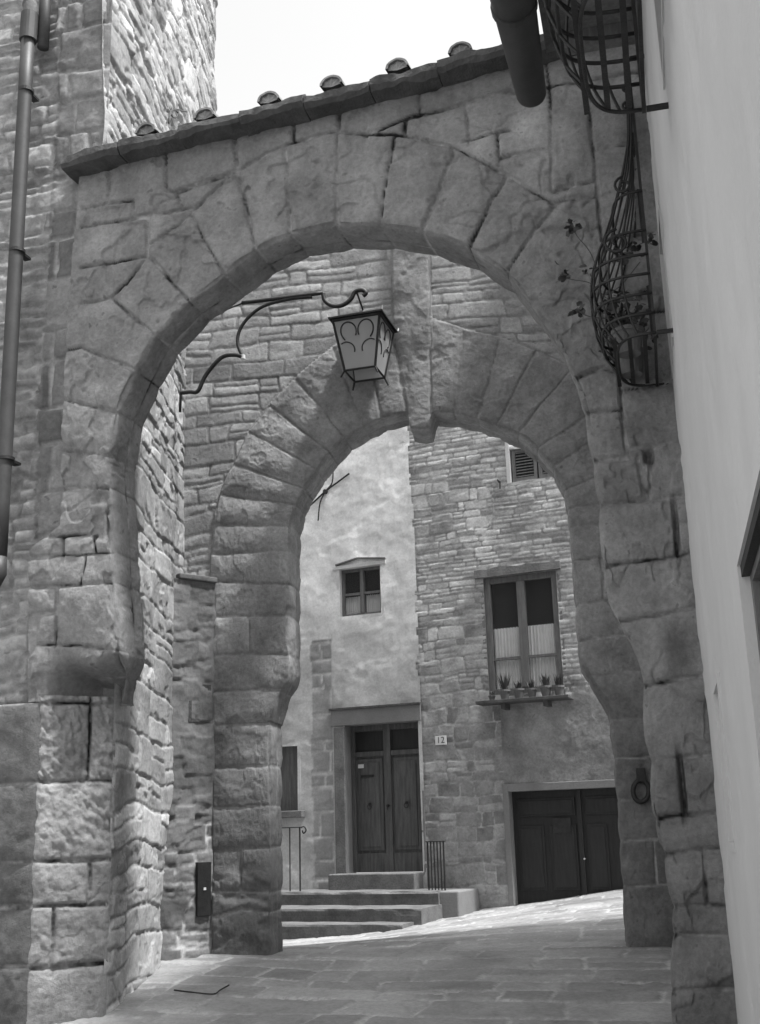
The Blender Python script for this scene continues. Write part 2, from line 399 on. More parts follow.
# --- near arch
a1 = [((104, 700), (28, 702)), ((106, 688), (28, 690)), ((115, 664), (28, 660)), ((119, 652), (28, 648)), ((118, 625), (28, 630)), ((115, 590), (29, 590)), ((113, 545), (30, 550)), ((112, 515), (61, 525)), ((109, 480), (62, 485)), ((110, 458), (62, 440)), ((119, 410), (64, 390)),
      ((135, 372), (69, 310)), ((155, 336), (75, 230)), ((188, 301), (80, 168)), ((224, 275), (175, 144)), ((256, 251), (235, 130)), ((291, 234), (285, 118)), ((335, 226), (340, 104)), ((380, 226), (393, 91)), ((423, 233), (453, 77)),
      ((467, 248), (510, 63)), ((505, 273), (580, 47)), ((541, 318), (650, 30)), ((561, 349), (660, 140)), ((575, 385), (668, 280)), ((583, 412), (674, 350)), ((590, 456), (682, 440)), ((597, 500), (690, 500)), ((602, 562), (698, 556)),
      ((609, 600), (700, 595)), ((618, 624), (703, 622)), ((632, 645), (706, 650)), ((640, 668), (710, 676)), ((643, 729), (714, 730)), ((650, 765), (718, 762)), ((651, 811), (722, 812)), ((661, 850), (728, 852)), ((665, 880), (731, 880)),
      ((671, 907), (735, 907)), ((670, 982), (742, 982)), ((674, 1090), (752, 1090))]
s1 = [[(118, 412), (62, 398)], [(135, 372), (82, 347)], [(155, 336), (111, 299)], [(187, 300), (147, 255)], [(224, 276), (188, 212)], [(256, 252), (236, 170)], [(291, 234), (286, 144)], [(335, 226), (338, 132)], [(380, 226), (394, 133)],
      [(423, 233), (454, 147)], [(467, 248), (508, 175)], [(505, 271), (556, 205)], [(572, 378), (603, 367), (619, 372)], [(582, 412), (620, 408)], [(590, 460), (626, 458)], [(597, 508), (643, 499)], [(602, 567), (690, 555)],
      [(618, 622), (700, 606)], [(640, 686), (706, 675)], [(649, 760), (714, 754)], [(656, 818), (715, 814)], [(662, 854), (722, 850)], [(671, 907), (728, 907)], [(670, 936), (738, 936)], [(671, 990), (742, 990)],
      [(80, 209), (132, 199)], [(108, 171), (107, 203)], [(80, 227), (147, 216)], [(132, 199), (132, 217)], [(147, 216), (147, 255)], [(132, 217), (189, 206)], [(166, 150), (167, 189), (176, 191), (236, 171)], [(176, 191), (180, 206)],
      [(234, 125), (236, 171)], [(80, 267), (147, 255)], [(80, 303), (111, 298), (147, 255)], [(147, 246), (188, 212)], [(188, 212), (236, 170), (286, 144), (338, 132), (394, 133), (454, 147), (508, 175), (556, 205)],
      [(293, 115), (294, 140)], [(340, 99), (340, 130)], [(418, 80), (419, 111)], [(377, 130), (419, 112)], [(404, 118), (404, 134)], [(404, 118), (462, 103), (500, 94)], [(465, 103), (469, 145)], [(462, 141), (510, 130)], [(497, 133), (500, 165)],
      [(500, 157), (551, 150)], [(551, 100), (553, 191)], [(553, 191), (594, 181)], [(551, 203), (598, 195)], [(586, 100), (604, 245), (612, 330), (620, 391), (626, 450)], [(500, 94), (560, 84), (640, 70)], [(545, 60), (551, 100)], [(594, 150), (640, 142)], [(602, 240), (655, 232)], [(610, 318), (664, 310)],
      [(620, 391), (672, 384)], [(626, 449), (684, 441)], [(637, 458), (644, 499)], [(652, 446), (648, 496)], [(644, 499), (690, 495)], [(675, 501), (678, 556)], [(678, 756), (684, 815)], [(704, 853), (706, 907)],
      [(63, 451), (110, 456)], [(62, 489), (110, 488)], [(20, 533), (62, 536), (95, 535)], [(62, 536), (62, 556)], [(92, 535), (94, 552)], [(30, 557), (115, 552)], [(31, 586), (60, 585), (112, 583)], [(58, 584), (56, 648)], [(85, 553), (83, 584)],
      [(38, 644), (70, 647), (125, 650)], [(31, 614), (57, 612)], [(80, 347), (62, 350)], [(76, 675), (118, 672)]]
cz650 = A1.bp(100, 648)[1]; cz700 = A1.bp(100, 700)[1]; u50 = A1.bp(45, 670)[0]; u62 = A1.bp(60, 670)[0]
def fwd1(S, Z):
    t = sst(cz650, cz700, Z); m = (S < 0)
    t = sst(0, 1, t*1.3+.25*fbm(S*5, Z*3, 3, 71)); low = np.where(m, -.44*t*sst(u50, u62+.15, S), 0)
    # projecting, hollowed stones of the left pier and of the right corbel
    low = low + .03*np.exp(-((S-A1.bp(85, 600)[0])/.22)**2-((Z-A1.bp(85, 600)[1])/.3)**2)*(S < 0)
    hx, hz = A1.bp(101, 497); low = low-.05*np.exp(-((S-hx)/.07)**4-((Z-hz)/.05)**4)
    hx, hz = A1.bp(108, 523); low = low-.045*np.exp(-((S-hx)/.022)**4-((Z-hz)/.1)**4)
    hx, hz = A1.bp(648, 455); low = low-.09*np.exp(-((S-hx)/.03)**4-((Z-hz)/.05)**4)
    hx, hz = A1.bp(676, 528); low = low-.06*np.exp(-((S-hx)/.018)**4-((Z-hz)/.19)**4)
    hx, hz = A1.bp(682, 785); low = low-.06*np.exp(-((S-hx)/.018)**4-((Z-hz)/.2)**4)
    hx, hz = A1.bp(690, 652); low = low-.05*np.exp(-((S-hx)/.09)**2-((Z-hz)/.12)**2)
    hx, hz = A1.bp(664, 650); low = low+.05*np.exp(-((S-hx)/.08)**2-((Z-hz)/.16)**2)
    hx, hz = A1.bp(664, 785); low = low+.045*np.exp(-((S-hx)/.1)**4-((Z-hz)/.18)**4)
    return low
near = thing('stone_archway', A1.P(-.2, .4), 'nearer, larger stone arch with tile ends along its sloping coping', 'archway', 'stone arches across the lane')
box1 = (-3.4, 3.2, -.3, 9.)
n1 = Net(seglist(A1, s1), box1, seed=3)
T1 = .42
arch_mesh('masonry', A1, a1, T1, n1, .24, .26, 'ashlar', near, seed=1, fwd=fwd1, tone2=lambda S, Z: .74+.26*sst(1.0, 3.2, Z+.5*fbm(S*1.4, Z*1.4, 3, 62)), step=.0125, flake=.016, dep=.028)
# coping slabs and tile ends
cu0, cz0 = A1.bp(72, 176); cu1, cz1 = A1.bp(515, 66)
slope = (cz1-cz0)/(cu1-cu0); cu1b = cu1+1.05
nsl = 9
for k in range(nsl):
    ua = cu0+(cu1b-cu0)*k/nsl; ub = cu0+(cu1b-cu0)*(k+1)/nsl-.006
    mbp = MB(); nu, nh = 26, 20
    V = []
    zt = lambda u: cz0+slope*(u-cu0)
    prof = [(-T1-.06, .0), (.05, -.03), (.17, -.02), (.20, .015), (.195, .07), (.12, .125), (-.1, .15), (-T1-.06, .18)]
    us = np.linspace(ua, ub, nu); jz = rnd.uniform(-.012, .012); jh = rnd.uniform(-.02, .02)
    for u in us:
        for (h, z) in prof:
            w = float(fbm(np.array(u*6+k*9.), np.array(z*9+h*7.), 3, 21))*.028; e = 1 if h > 0 else .3
            V.append(A1.P(u+jh*.2*z, zt(u)+z+jz+w*.7, h+(w+jh)*e))
    m = len(prof); Fs = [(i*m+j, i*m+(j+1) % m, (i+1)*m+(j+1) % m, (i+1)*m+j) for i in range(nu-1) for j in range(m)]
    Fs += [tuple(range(m-1, -1, -1)), tuple((nu-1)*m+j for j in range(m))]
    mbp.add(V, Fs).build('coping_slab', 'slab', near)
tile_px = [(154, 128), (212, 113), (275, 97), (337, 80), (402, 63), (464, 46)]
for k, (px, py) in enumerate(tile_px):
    u, z = A1.bp(px, py+6); zz = cz0+slope*(u-cu0)+.135; r = .092; b = MB(); V = []; seg = 12; nl = 10
    for i in range(nl):
        h = .15-.67*i/(nl-1); rr = r*(1-.02*i)
        for (rad) in (rr, rr-.018):
            for j in range(seg+1):
                a = math.pi*j/seg; w = .006*float(fbm(np.array(j*.9+k*7), np.array(i*.8), 2, 4))
                V.append(A1.P(u+(rad+w)*math.cos(a), zz+(rad+w)*math.sin(a)*.86+slope*(0)+.012*i, h))
    m = 2*(seg+1); Fs = []
    for i in range(nl-1):
        for j in range(seg):
            Fs.append((i*m+j, i*m+j+1, (i+1)*m+j+1, (i+1)*m+j)); o = seg+1
            Fs.append((i*m+o+j, (i+1)*m+o+j, (i+1)*m+o+j+1, i*m+o+j+1))
    for j in range(seg): Fs.append((j, seg+1+j, seg+2+j, j+1))
    b.add(V, Fs)
    # mortar plug filling the hollow end
    V2 = [A1.P(u, zz-.02, .135)]+[A1.P(u+(r-.016)*math.cos(math.pi*j/seg), zz+(r-.016)*math.sin(math.pi*j/seg)*.86-.004, .125+.01*(j % 3 == 0)) for j in range(seg+1)]
    b.add(V2, [(0, j+1, j+2) for j in range(seg)])
    b.build('roof_tile', 'tile', near, smooth=False)
# --- far arch
a2 = [((272, 1000), (184, 1000)), ((272, 945), (184, 945)), ((272, 850), (185, 850)), ((272, 727), (186, 727)), ((273, 722), (186, 720)), ((279, 700), (186, 700)), ((288, 683), (186, 684)), ((291, 672), (186, 672)), ((291, 656), (186, 656)), ((291, 600), (186, 600)), ((291.7, 550), (172, 520)), ((293, 525), (172, 480)),
      ((298.6, 503), (172, 400)), ((307, 487), (172, 250)), ((324, 462), (172, 170)), ((346, 438), (270, 155)), ((365, 427), (330, 148)), ((382, 419), (370, 142)), ((406, 413), (402, 138)), ((410, 429), (407, 137)), ((420, 431), (420, 135)), ((429, 429), (430, 134)), ((434, 414), (440, 132)), ((456, 415), (480, 126)),
      ((478, 420), (520, 120)), ((495, 427), (560, 112)), ((516, 436), (640, 100)), ((535, 450), (650, 250)), ((552, 468), (655, 340)), ((563, 488), (660, 440)), ((567, 507), (665, 500)), ((570, 531), (668, 530)), ((572, 562), (670, 562)), ((576, 613), (675, 613)), ((578, 648), (678, 648)),
      ((582, 668), (680, 670)), ((590, 682), (681, 685)), ((597, 692), (682, 695)), ((608, 712), (684, 712)), ((613, 742), (687, 742)), ((615, 763), (690, 763)), ((618, 800), (694, 800)), ((621, 845), (700, 845)), ((624, 893), (705, 893)), ((627, 948), (710, 948)), ((630, 1000), (715, 1000))]
s2 = [[(211, 555), (292, 552)], [(213, 525), (292, 528)], [(223, 495), (299, 507)], [(234, 465), (304, 489)], [(249, 432), (317, 470)], [(269, 405), (330, 453)], [(295, 378), (345, 439)], [(335, 350), (364, 427)], [(366, 335), (382, 420)], [(392, 318), (407, 414)],
      [(430, 319), (432, 414)], [(464, 333), (454, 415)], [(500, 340), (478, 419)], [(536, 352), (496, 427)], [(572, 368), (517, 436)], [(590, 415), (535, 450)], [(594, 440), (552, 468)], [(597, 477), (561, 490)], [(602, 506), (567, 509)], [(603, 526), (570, 528)],
      [(605, 559), (572, 562)], [(610, 600), (577, 603)], [(640, 633), (578, 641)], [(660, 670), (584, 676)], [(614, 758), (690, 755)], [(618, 800), (690, 796)], [(621, 842), (690, 838)], [(626, 888), (700, 882)], [(612, 720), (680, 716)], [(655, 842), (657, 885)], [(600, 560), (605, 600), (640, 633)],
      [(215, 725), (272, 725)], [(215, 768), (270, 767)], [(215, 809), (270, 807)], [(215, 850), (270, 848)], [(215, 893), (270, 893)], [(242, 850), (241, 893)], [(215, 918), (245, 908), (270, 914)], [(240, 768), (241, 768)],
      [(213, 583), (291, 584)], [(213, 617), (291, 616)], [(213, 655), (290, 654)], [(213, 690), (282, 691)], [(250, 617), (251, 655)], [(235, 726), (236, 727)]]
ring2 = [(213, 1010), (213, 700), (210, 580), (211, 551), (216, 510), (223, 486), (235, 462), (249, 431), (269, 405), (295, 378), (321, 356), (350, 334), (375, 322), (392, 316), (392, 200), (430, 200), (430.5, 318), (468, 330), (500, 337), (538, 351), (575, 370), (700, 390), (705, 1010)]
s2.append(ring2)
R2 = np.array([A2.bp(*p) for p in ring2])
def inside_poly(x, z, P):
    r = np.zeros(x.shape, bool); n = len(P)
    for i in range(n):
        x1, z1 = P[i]; x2, z2 = P[(i+1) % n]
        c = ((z1 > z) != (z2 > z)) & (x < (x2-x1)*(z-z1)/(z2-z1+1e-12)+x1); r ^= c
    return r
def pdist(x, z, P):
    D = np.full(x.shape, 9.)
    for (a, b), (c, d) in zip(P[:-1], P[1:]):
        vx, vz = c-a, d-b; L = vx*vx+vz*vz+1e-9; t = np.clip(((x-a)*vx+(z-b)*vz)/L, 0, 1); D = np.minimum(D, np.hypot(x-a-t*vx, z-b-t*vz))
    return D
def out2(x, z): return ~inside_poly(x, z, R2), pdist(x, z, R2)
farA = thing('stone_archway', A2.P(0, .65), 'farther, lower stone arch with a raised keystone strip, framing the doorways behind', 'archway', 'stone arches across the lane')
n2 = Net(seglist(A2, s2), (-2.6, 3.2, 0, 9), seed=5, outside=out2, ocfg=dict(hm=.17, wm=.42, seed=23, warp=.05, split=.3))
kz0 = A2.bp(410, 330)[1]; ku0 = A2.bp(393, 300)[0]; ku1 = A2.bp(430, 300)[0]; ki = A2.bp(412, 418)
def fwd2(S, Z):
    k = sst(ku0-.02, ku0+.01, S)*(1-sst(ku1-.01, ku1+.02, S))
    ins = inside_poly(S, Z, R2)
    low = (1-sst(1.1, 1.5, Z))*(S < 0)
    return .028*k*sst(kz0-.3, kz0+.1, Z)+.03*ins+low*(.02-.09*np.maximum(0, fbm(S*5, Z*7, 3, 77)))
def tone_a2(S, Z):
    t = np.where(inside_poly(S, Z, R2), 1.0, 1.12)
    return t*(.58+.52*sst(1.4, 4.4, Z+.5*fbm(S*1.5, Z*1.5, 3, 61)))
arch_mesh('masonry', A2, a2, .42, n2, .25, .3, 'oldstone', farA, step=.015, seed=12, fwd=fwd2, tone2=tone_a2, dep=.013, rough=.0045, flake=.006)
# ------------------------------------------------------------------ left pier (canted) and lane-side wall
Wd = math.cos(0)
def xy(P): return (float(P[0]), float(P[1]))
uA = A1.bp(33, 860)[0]; uB = A1.bp(112, 860)[0]
def on(pl, x, y, h): q = pl.shifted(h); return q.P(q.bp(x, y)[0], 0)
PA = on(A1, 33, 860, .04); PB = on(A1, 112, 860, -.34); PL = on(A1, 33, 860, .04)-A1.e*1.4
zc700 = cz700+.02
def wall(name, pl, s0, s1, z0, z1, res, lay, mat, parent, base=.25, var=.2, holes=(), relkw={}, seed=1, extra_h=None, mask_fn=None, tone2=None, back=None):
    ex = [h[0] for h in holes]+[h[1] for h in holes]; ez = [h[2] for h in holes]+[h[3] for h in holes]
    S, Z = np.meshgrid(lines(s0, s1, res, ex), lines(z0, z1, res, ez))
    d, i = lay(S, Z); h, m = relief(d, i, S, Z, seed=seed, **relkw)
    h = h*sst(-.01, .06, S-s0)*sst(-.01, .06, s1-S)
    if extra_h is not None: h = h+extra_h(S, Z)
    mask = np.ones((S.shape[0]-1, S.shape[1]-1), bool); sc = (S[:-1, :-1]+S[1:, 1:])/2; zc = (Z[:-1, :-1]+Z[1:, 1:])/2
    for (a, b, c, e) in holes: mask &= ~((sc > a) & (sc < b) & (zc > c) & (zc < e))
    if mask_fn is not None: mask &= mask_fn(sc, zc)
    for (a, b, c, e) in holes:
        inn = (S > a-1e-6) & (S < b+1e-6) & (Z > c-1e-6) & (Z < e+1e-6); h = np.where(inn, 0, h)
    t = tonef(i, S, Z, base, var, seed)
    if tone2 is not None: t = t*tone2(S, Z)
    return grid_obj(name, pl.arr(S, Z, h), t, m, mat, parent, mask)
pier = thing('stone_pier', (float(PA[0]), float(PA[1]), .45), 'pitted block pier with a canted corner under the left springer of the near arch', 'pier')
PR, LR = plane_pts(PA, PB)
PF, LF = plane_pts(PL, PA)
jz = [A1.bp(60, y)[1] for y in (1120, 1050, 968, 907, 862, 782, 702)]
def pier_lay(seed, wm):
    def f(S, Z):
        d = np.full(S.shape, 9.); i = np.zeros(S.shape)
        Zw = Z+.02*fbm(S*2, Z*2, 3, seed)
        k = np.clip(np.searchsorted(jz, Zw)-1, 0, len(jz)-2); j = np.array(jz)
        dz = np.minimum(np.abs(Zw-j[k]), np.abs(Zw-j[k+1]))
        sp = _h(k, k*0+seed, 5)*.5+.25; two = _h(k, k*0+seed, 9) > .35
        ss = sp*wm; Sw = S+.015*fbm(S*3, Z*3, 3, seed+1)
        dx = np.where(two, np.abs(Sw-ss), 9.)
        return np.minimum(dx, dz), _h(k*5+((Sw > ss) & two), k, seed)
    return f
def tooled(S, Z):
    a = S*1.6+Z; b = S-Z*1.6; am = sst(.1, .5, vn(S*1.1+2, Z*1.4+.3, 88)+.4)
    return .026*am*(fbm(a*22, b*9, 3, 44))-.012*np.maximum(0, fbm(S*30, Z*30, 2, 47)-.1)+.02*fbm(S*4, Z*4, 3, 45)-.03*np.exp(-S/.03)-.03*np.exp(-(LR-S)/.03)
wall('canted_face', PR, 0, LR, .2, zc700+.04, .0095, pier_lay(4, LR), 'ashlar', pier, .27, .12, relkw=dict(dep=.022, wid=.026, off=.008, rough=.005), seed=31, extra_h=tooled)
wall('front_face', PF, 0, LF, .2, zc700-.01, .018, pier_lay(8, LF*.7), 'ashlar', pier, .11, .12, relkw=dict(dep=.02, wid=.026, off=.008, rough=.005), seed=32, extra_h=lambda S, Z: -.03*np.exp(-(LF-S)/.03))  # base tone lowered: the shade on this side is put into the colour
PE = A2.P(A2.bp(187, 500)[0]-.02, 0, .0)   # where the lane-side wall meets the far arch
SW, LS = plane_pts(PB, PE)
lh = thing('stone_house', (float(PE[0]), float(PE[1]), .6), 'sunlit rubble wall of the house between the two arches, carrying the lamp bracket', 'house')
zk = 1.35
def sw_mask(sc, zc):
    return ~((sc > LS-.75+.22*vn(zc*1.5, zc*0, 3)+.1*vn(zc*7, zc*0, 4)+.45*sst(1.2, 2.1, zc)) & (zc < 2.3))
def sw_tone(S, Z): return 1+.0*S
wall('side_wall', SW, 0, LS+.12, .2, 7.0, .014, lambda S, Z: courses(S, Z, .27, .55, 77, .06, .3, .55, .3), 'rubble', lh, .36, .34,
     relkw=dict(dep=.014, wid=.018, off=.004, rough=.004, pillow=.0, flake=.012), seed=41, mask_fn=sw_mask, extra_h=lambda S, Z: -.035*np.exp(-S/.04)+.03*fbm(S*1.3, Z*1.1, 2, 15))
# the doorway in the shade at the foot of the side wall + rendered splay wall with ledge, window and meter box
S0 = xy(SW.P(LS-.40, 0, -.06))
S1_ = A2.P(A2.bp(214, 800)[0], 0, .02)
SP, LP = plane_pts(S0, S1_)
b = MB(); b.box(SW, LS-.95, LS-.41, .2, 2.4, -.3, -.10); b.build('door', 'darkwood', lh)
wz = [SP.bp(198, y)[1] for y in (684, 722)]; wu = [SP.bp(x, 700)[0] for x in (192, 208)]
mz = [SP.bp(203, y)[1] for y in (862, 916)]; mu = [SP.bp(x, 890)[0] for x in (196, 209.5)]
ztop = SP.bp(205, 582)[1]
wall('splay_wall', SP, -.02, LP, .3, ztop, .016, lambda S, Z: (np.where(vn(S*1.5, Z*1.2, 4) > .12, courses(S, Z, .2, .3, 99, .06, .4)[0], 1.), courses(S, Z, .2, .3, 99, .06, .4)[1]*.3+.3), 'render_stone', lh, .17, .3, holes=[(wu[0], wu[1], wz[0], wz[1])],
     relkw=dict(dep=.006, wid=.03, off=.004, rough=.005), seed=51, extra_h=lambda S, Z: .03*fbm(S*3, Z*3, 3, 6))
b = MB(); b.box(SP, wu[0]-.01, wu[1]+.01, wz[0]-.01, wz[1]+.01, -.32, -.28); w = b.build('window', 'dark', lh)
b = MB(); b.box(SP, wu[0]-.03, wu[0]-.002, wz[0], wz[1], -.3, .0); b.box(SP, wu[1]-.002, wu[1]+.03, wz[0], wz[1], -.3, .0); b.box(SP, wu[0], wu[1], wz[0]-.03, wz[0], -.3, .0); b.box(SP, wu[0], wu[1], wz[1], wz[1]+.03, -.3, .0); b.build('reveal', 'slab', w)
b = MB(); b.box(SP, wu[0], wu[0]+(wu[1]-wu[0])*.65, wz[0], wz[1], -.05, -.03); b.build('shutter', 'dark', w)  # dark sheet added to shade the left of the opening, no real shutter
b = MB(); b.box(SP, .1, LP+.0, ztop-.005, ztop+.05, -.4, .04); b.build('ledge_slab', 'step', lh, bevel=.012)
mb = thing('meter_box', SP.P((mu[0]+mu[1])/2, mz[0], 0), 'dark narrow metal meter cupboard low on the rendered wall beside the far arch', 'meter box')
b = MB(); b.box(SP, mu[0], mu[1], mz[0], mz[1], -.02, .03); b.build('door_panel', 'iron', mb, bevel=.004)
b = MB(); b.box(SP, (mu[0]+mu[1])/2-.012, (mu[0]+mu[1])/2+.012, (mz[0]+mz[1])/2-.01, (mz[0]+mz[1])/2+.012, .03, .038); b.build('lock', 'plate', mb)
# ------------------------------------------------------------------ left building with the tower
BF = A1.shifted(-.07)
tw = thing('tower_house', BF.P(A1.bp(45, 700)[0], .4), 'tall rubble building rising at the left, its sunlit side against the sky', 'tower')
uc = BF.bp(107, 90)[0]
uq = BF.bp(52, 200)[0]
def bf_lay(S, Z):
    d1, i1 = courses(S, Z, .15, .30, 201, .06, .35, .5, .3); d2, i2 = courses(S, Z, .34, .36, 202, .04, .0, .35, .05)
    q = S > uq+.10*(vn(Z*2.2, Z*0, 8)); return np.where(q, d2, d1), np.where(q, i2, i1)
def bf_tone(S, Z): return np.where(S > uq, .72, 1.15)
wall('front_wall', BF, -7.5, uc, .0, 11.5, .02, bf_lay, 'rubble', tw, .25, .3, relkw=dict(dep=.03, wid=.026, off=.012, rough=.008, pillow=.010, flake=.012), seed=61, mask_fn=lambda a_, b_: ~((a_ > uA+.015) & (b_ < cz650-.1)), tone2=bf_tone, extra_h=lambda S, Z: .0*S-.03*np.exp(-(uc-S)/.04))
TC = BF.P(uc, 0); 
al = R(4.0); dv = np.array([math.sin(al), math.cos(al), 0]); fa = azi(220, 60)
# far end of the tower side: intersection with the sight line
t = (TC[0]-math.tan(fa)*TC[1])/(math.tan(fa)*dv[1]-dv[0]); TE = TC+dv*t
TS, LT = plane_pts(TC, TE)
wall('side_wall', TS, 0, LT, 5.2, 13., .02, lambda S, Z: courses(S, Z, .25, .5, 303, .09, .5, .5, .4), 'rubble', tw, .34, .35,
     relkw=dict(dep=.018, wid=.022, off=.006, rough=.006, pillow=.0, flake=.02), seed=71, extra_h=lambda S, Z: -.04*np.exp(-S/.04)+.07*fbm(S*.7, Z*.8, 3, 19)-.06*np.exp(-(LT-S)/.06))
b = MB(); bk = Plane(TE, (1, 0, 0), (0, 1, 0)); b.box(Plane(TC-dv*0+np.array([-6, .3, 0]), dv, (-1, 0, 0)), .1, LT-.2, 0, 13, -5.9, -.3); b.build('core', 'cement', tw)
# iron curl above the coping
b = MB(); q = [TS.P(*TS.bp(x, y), .06) for (x, y) in ((163, 124), (164, 114), (168, 110), (172, 113), (170, 118), (166, 116), (170, 110), (176, 111), (181, 112))]
b.tube(spline(q, 5), .008, 6); tag(b.build('iron_hook', 'iron', smooth=True), 'thin curled iron wire sticking out of the tower wall above the coping', 'hook')
# drainpipe on the left
DP = A1.shifted(.02)
def dpp(x, y, h=.09): u, z = DP.bp(x, y); return DP.P(u, z, h)
dpn = thing('drainpipe', dpp(8, 590, 0), 'long dark drainpipe down the rubble wall at the far left', 'drainpipe')
b = MB(); up_, zt_ = DP.bp(35, 40); ub_, zb_ = DP.bp(6.5, 570)
b.tube([DP.P(ub_*(1-k/9)+up_*k/9, zb_*(1-k/9)+zt_*k/9, .1) for k in range(10)], .058, 20); b.build('pipe', 'pipe', dpn, smooth=True)
b = MB(); q = spline([dpp(35, 42, .1), dpp(37, 18, .10), dpp(36, 12, .1), dpp(33, 10, .12)], 5); b.tube(q, [.062]*(len(q)-3)+[.058, .052, .045], 18); b.build('elbow', 'step', dpn, smooth=True)
b = MB(); b.tube([dpp(36.5, 22, .1), dpp(34.8, 48, .1)], .075, 20); b.build('collar', 'pipe', dpn, smooth=False)
b = MB(); b.tube([dpp(45, 50, .03), dpp(47, 10, .03), dpp(49, -60, .03)], .05, 16); b.build('upper_pipe', 'pipe', dpn, smooth=True)
b = MB(); q = [dpp(6.5, 560, .1), dpp(5.5, 576, .1), dpp(3, 590, .13)]; b.tube(q, [.064, .068, .05], 18); b.build('shoe', 'pipe', dpn, smooth=True)
for (x, y) in ((33, 98), (24.5, 257), (14, 463)):
    b = MB(); b.tube([dpp(x, y-1.5, .1), dpp(x-.1, y+1.5, .1)], .064, 20); u, z = DP.bp(x, y); b.box(DP, u-.03, u+.03, z-.010, z+.010, -.05, .06); b.build('pipe_clip', 'iron', dpn)
# ------------------------------------------------------------------ right white house
WA = R(13.3); wd = np.array([math.sin(WA), math.cos(WA), 0]); wo = np.array([-math.cos(WA), math.sin(WA), 0])
OFF = .25
WP = Plane(EYE*[1, 1, 0]-wo*OFF, wd, wo)
rh = thing('plastered_house', WP.P(4, .2, -1), 'tall pale plastered house close on the right', 'house')
def wal(x, y): return WP.bp(x, y)
wn_z0, wn_z1 = 4.62, 6.12
def wdist(px, py): return OFF/math.tan(azi(px, py)-WA)
ucor = wdist(738, 565)
holes = [(6.78, 7.4, 4.5, 5.35), (3.9, 4.7, 4.85, 6.35), (1.5, ucor, 1.0, 1.6+elv(738, 565)*ucor/math.cos(0))]
ns0 = 4.9; ns1 = 5.35
ns1 = wdist(714, 694); ns0 = ns1-.5
holes.append((ns0, ns1, 1.6+elv(729, 842)*ns1, 1.6+elv(712, 694)*ns1))
def wh_h(S, Z): return .012*fbm(S*.5, Z*.5, 2, 8)+.004*fbm(S*4, Z*4, 3, 9)
WT = 10.1
wall('wall', WP, 1.3, 11.8, -.2, WT, .05, lambda S, Z: (np.full(S.shape, 1.), np.full(S.shape, .5)), 'white', rh, .7, 0, holes=holes, relkw=dict(dep=0, wid=.01, off=0, rough=.0008, pillow=0), seed=3, extra_h=wh_h)
b = MB(); b.box(WP, 1.3, 11.8, -.2, WT, -6, -.35); b.build('wall_core', 'white', rh)
for u_ in (1.28, 11.8): b = MB(); b.box(WP, u_, u_+.02, -.2, WT, -6, .0); b.build('end_wall', 'white', rh)
for k, (a, c, z0, z1) in enumerate(holes):
    b = MB(); t_ = .04; dd = (-.14, -.16, -.03, -.04)[k]; ho = .003
    b.box(WP, a-t_, a, z0-t_, z1+t_, dd, ho); b.box(WP, c, c+t_, z0-t_, z1+t_, dd, ho); b.box(WP, a, c, z0-t_, z0, dd, ho); b.box(WP, a, c, z1, z1+t_, dd, ho)
    if k == 3:
        b.box(WP, a, c, z0, z1, -.05, -.04); b.build('recess', 'white', rh); continue
    if k == 2: b2 = MB(); b2.box(WP, a, c, z1-.035, z1-.002, dd, -.006); b2.build('soffit_shade', 'darkwood', rh)  # dark strip added so the opening's soffit looks shaded
    w = b.build('window', 'white', rh)
    b = MB(); b.box(WP, a+.05, c-.05, z0+.05, z1-.05, dd-.03, dd-.02); b.build('pane', 'glass', w)
    b = MB()
    for (p, q) in ((a, a+.06), (c-.06, c), ((a+c)/2-.03, (a+c)/2+.03)): b.box(WP, p, q, z0, z1, dd-.06, dd)
    b.box(WP, a, c, z0, z0+.06, dd-.059, dd-.001); b.box(WP, a, c, z1-.06, z1, dd-.059, dd-.001); b.build('frame', 'wood_frame', w)
    b = MB(); b.box(WP, a-.02, c+.02, z0-.02, z1+.02, dd-.12, dd-.1); b.build('interior', 'dark', w)
    if k == 1:
        b = MB(); b.box(WP, a-.45, a-.01, z0-.02, z1+.02, .012, .055) if k == 1 else b.box(WP, c+.01, c+.45, z0-.02, z1+.02, .012, .055)
        b.build('shutter', 'wood_frame', w, bevel=.004)
b = MB(); b.box(WP, 1.3, 6.78, 6.62, 6.74, -.3, .62); b.build('eave_board', 'wood_frame', rh)
for k in range(11):
    u = 2.1+k*.45; b = MB(); b.box(WP, u, u+.09, 6.5, 6.617, .0, .55); b.build('rafter', 'wood_frame', rh)
b = MB(); V = []
for (u, ) in ((1.85,), (13.3,)): V += [WP.P(u, 6.745 if u < 5 else 8.41, .62 if u < 5 else .1), WP.P(u, 8.41+0.9, -3), WP.P(u, 8.41, -6.1)]
b = MB(); b.box(WP, 1.2, 11.9, WT, WT+.1, -6.1, .1); b.build('roof', 'tile', rh)
# gutter pipe under the eave
gu = 6.8; d_ = ray(531, 92); t = 6.9/math.hypot(d_[0], d_[1]); GE = EYE+d_*t
gt = thing('gutter_pipe', GE, 'thick dark round gutter pipe ending high above the near arch, beside the iron grille', 'gutter')
b = MB(); n = 14; rr = [max(.102, .17-.068*(k_/(n-1)-.55)/.45) if k_ > .55*(n-1) else .17 for k_ in range(n)]+[.101, .097, .085, .05, .01]
pts = [GE-wd*(4.6-4.6*k/(n-1))+np.array([0, 0, .02*(1-k/(n-1))]) for k in range(n)]+[GE+wd*x for x in (.02, .035, .048, .055, .057)]
b.tube(pts, rr, 24); b.build('pipe', 'pipe', gt, smooth=True)
b = MB(); b.tube([GE-wd*.9, GE-wd*.86], .142, 24); b.build('joint_band', 'pipe', gt)
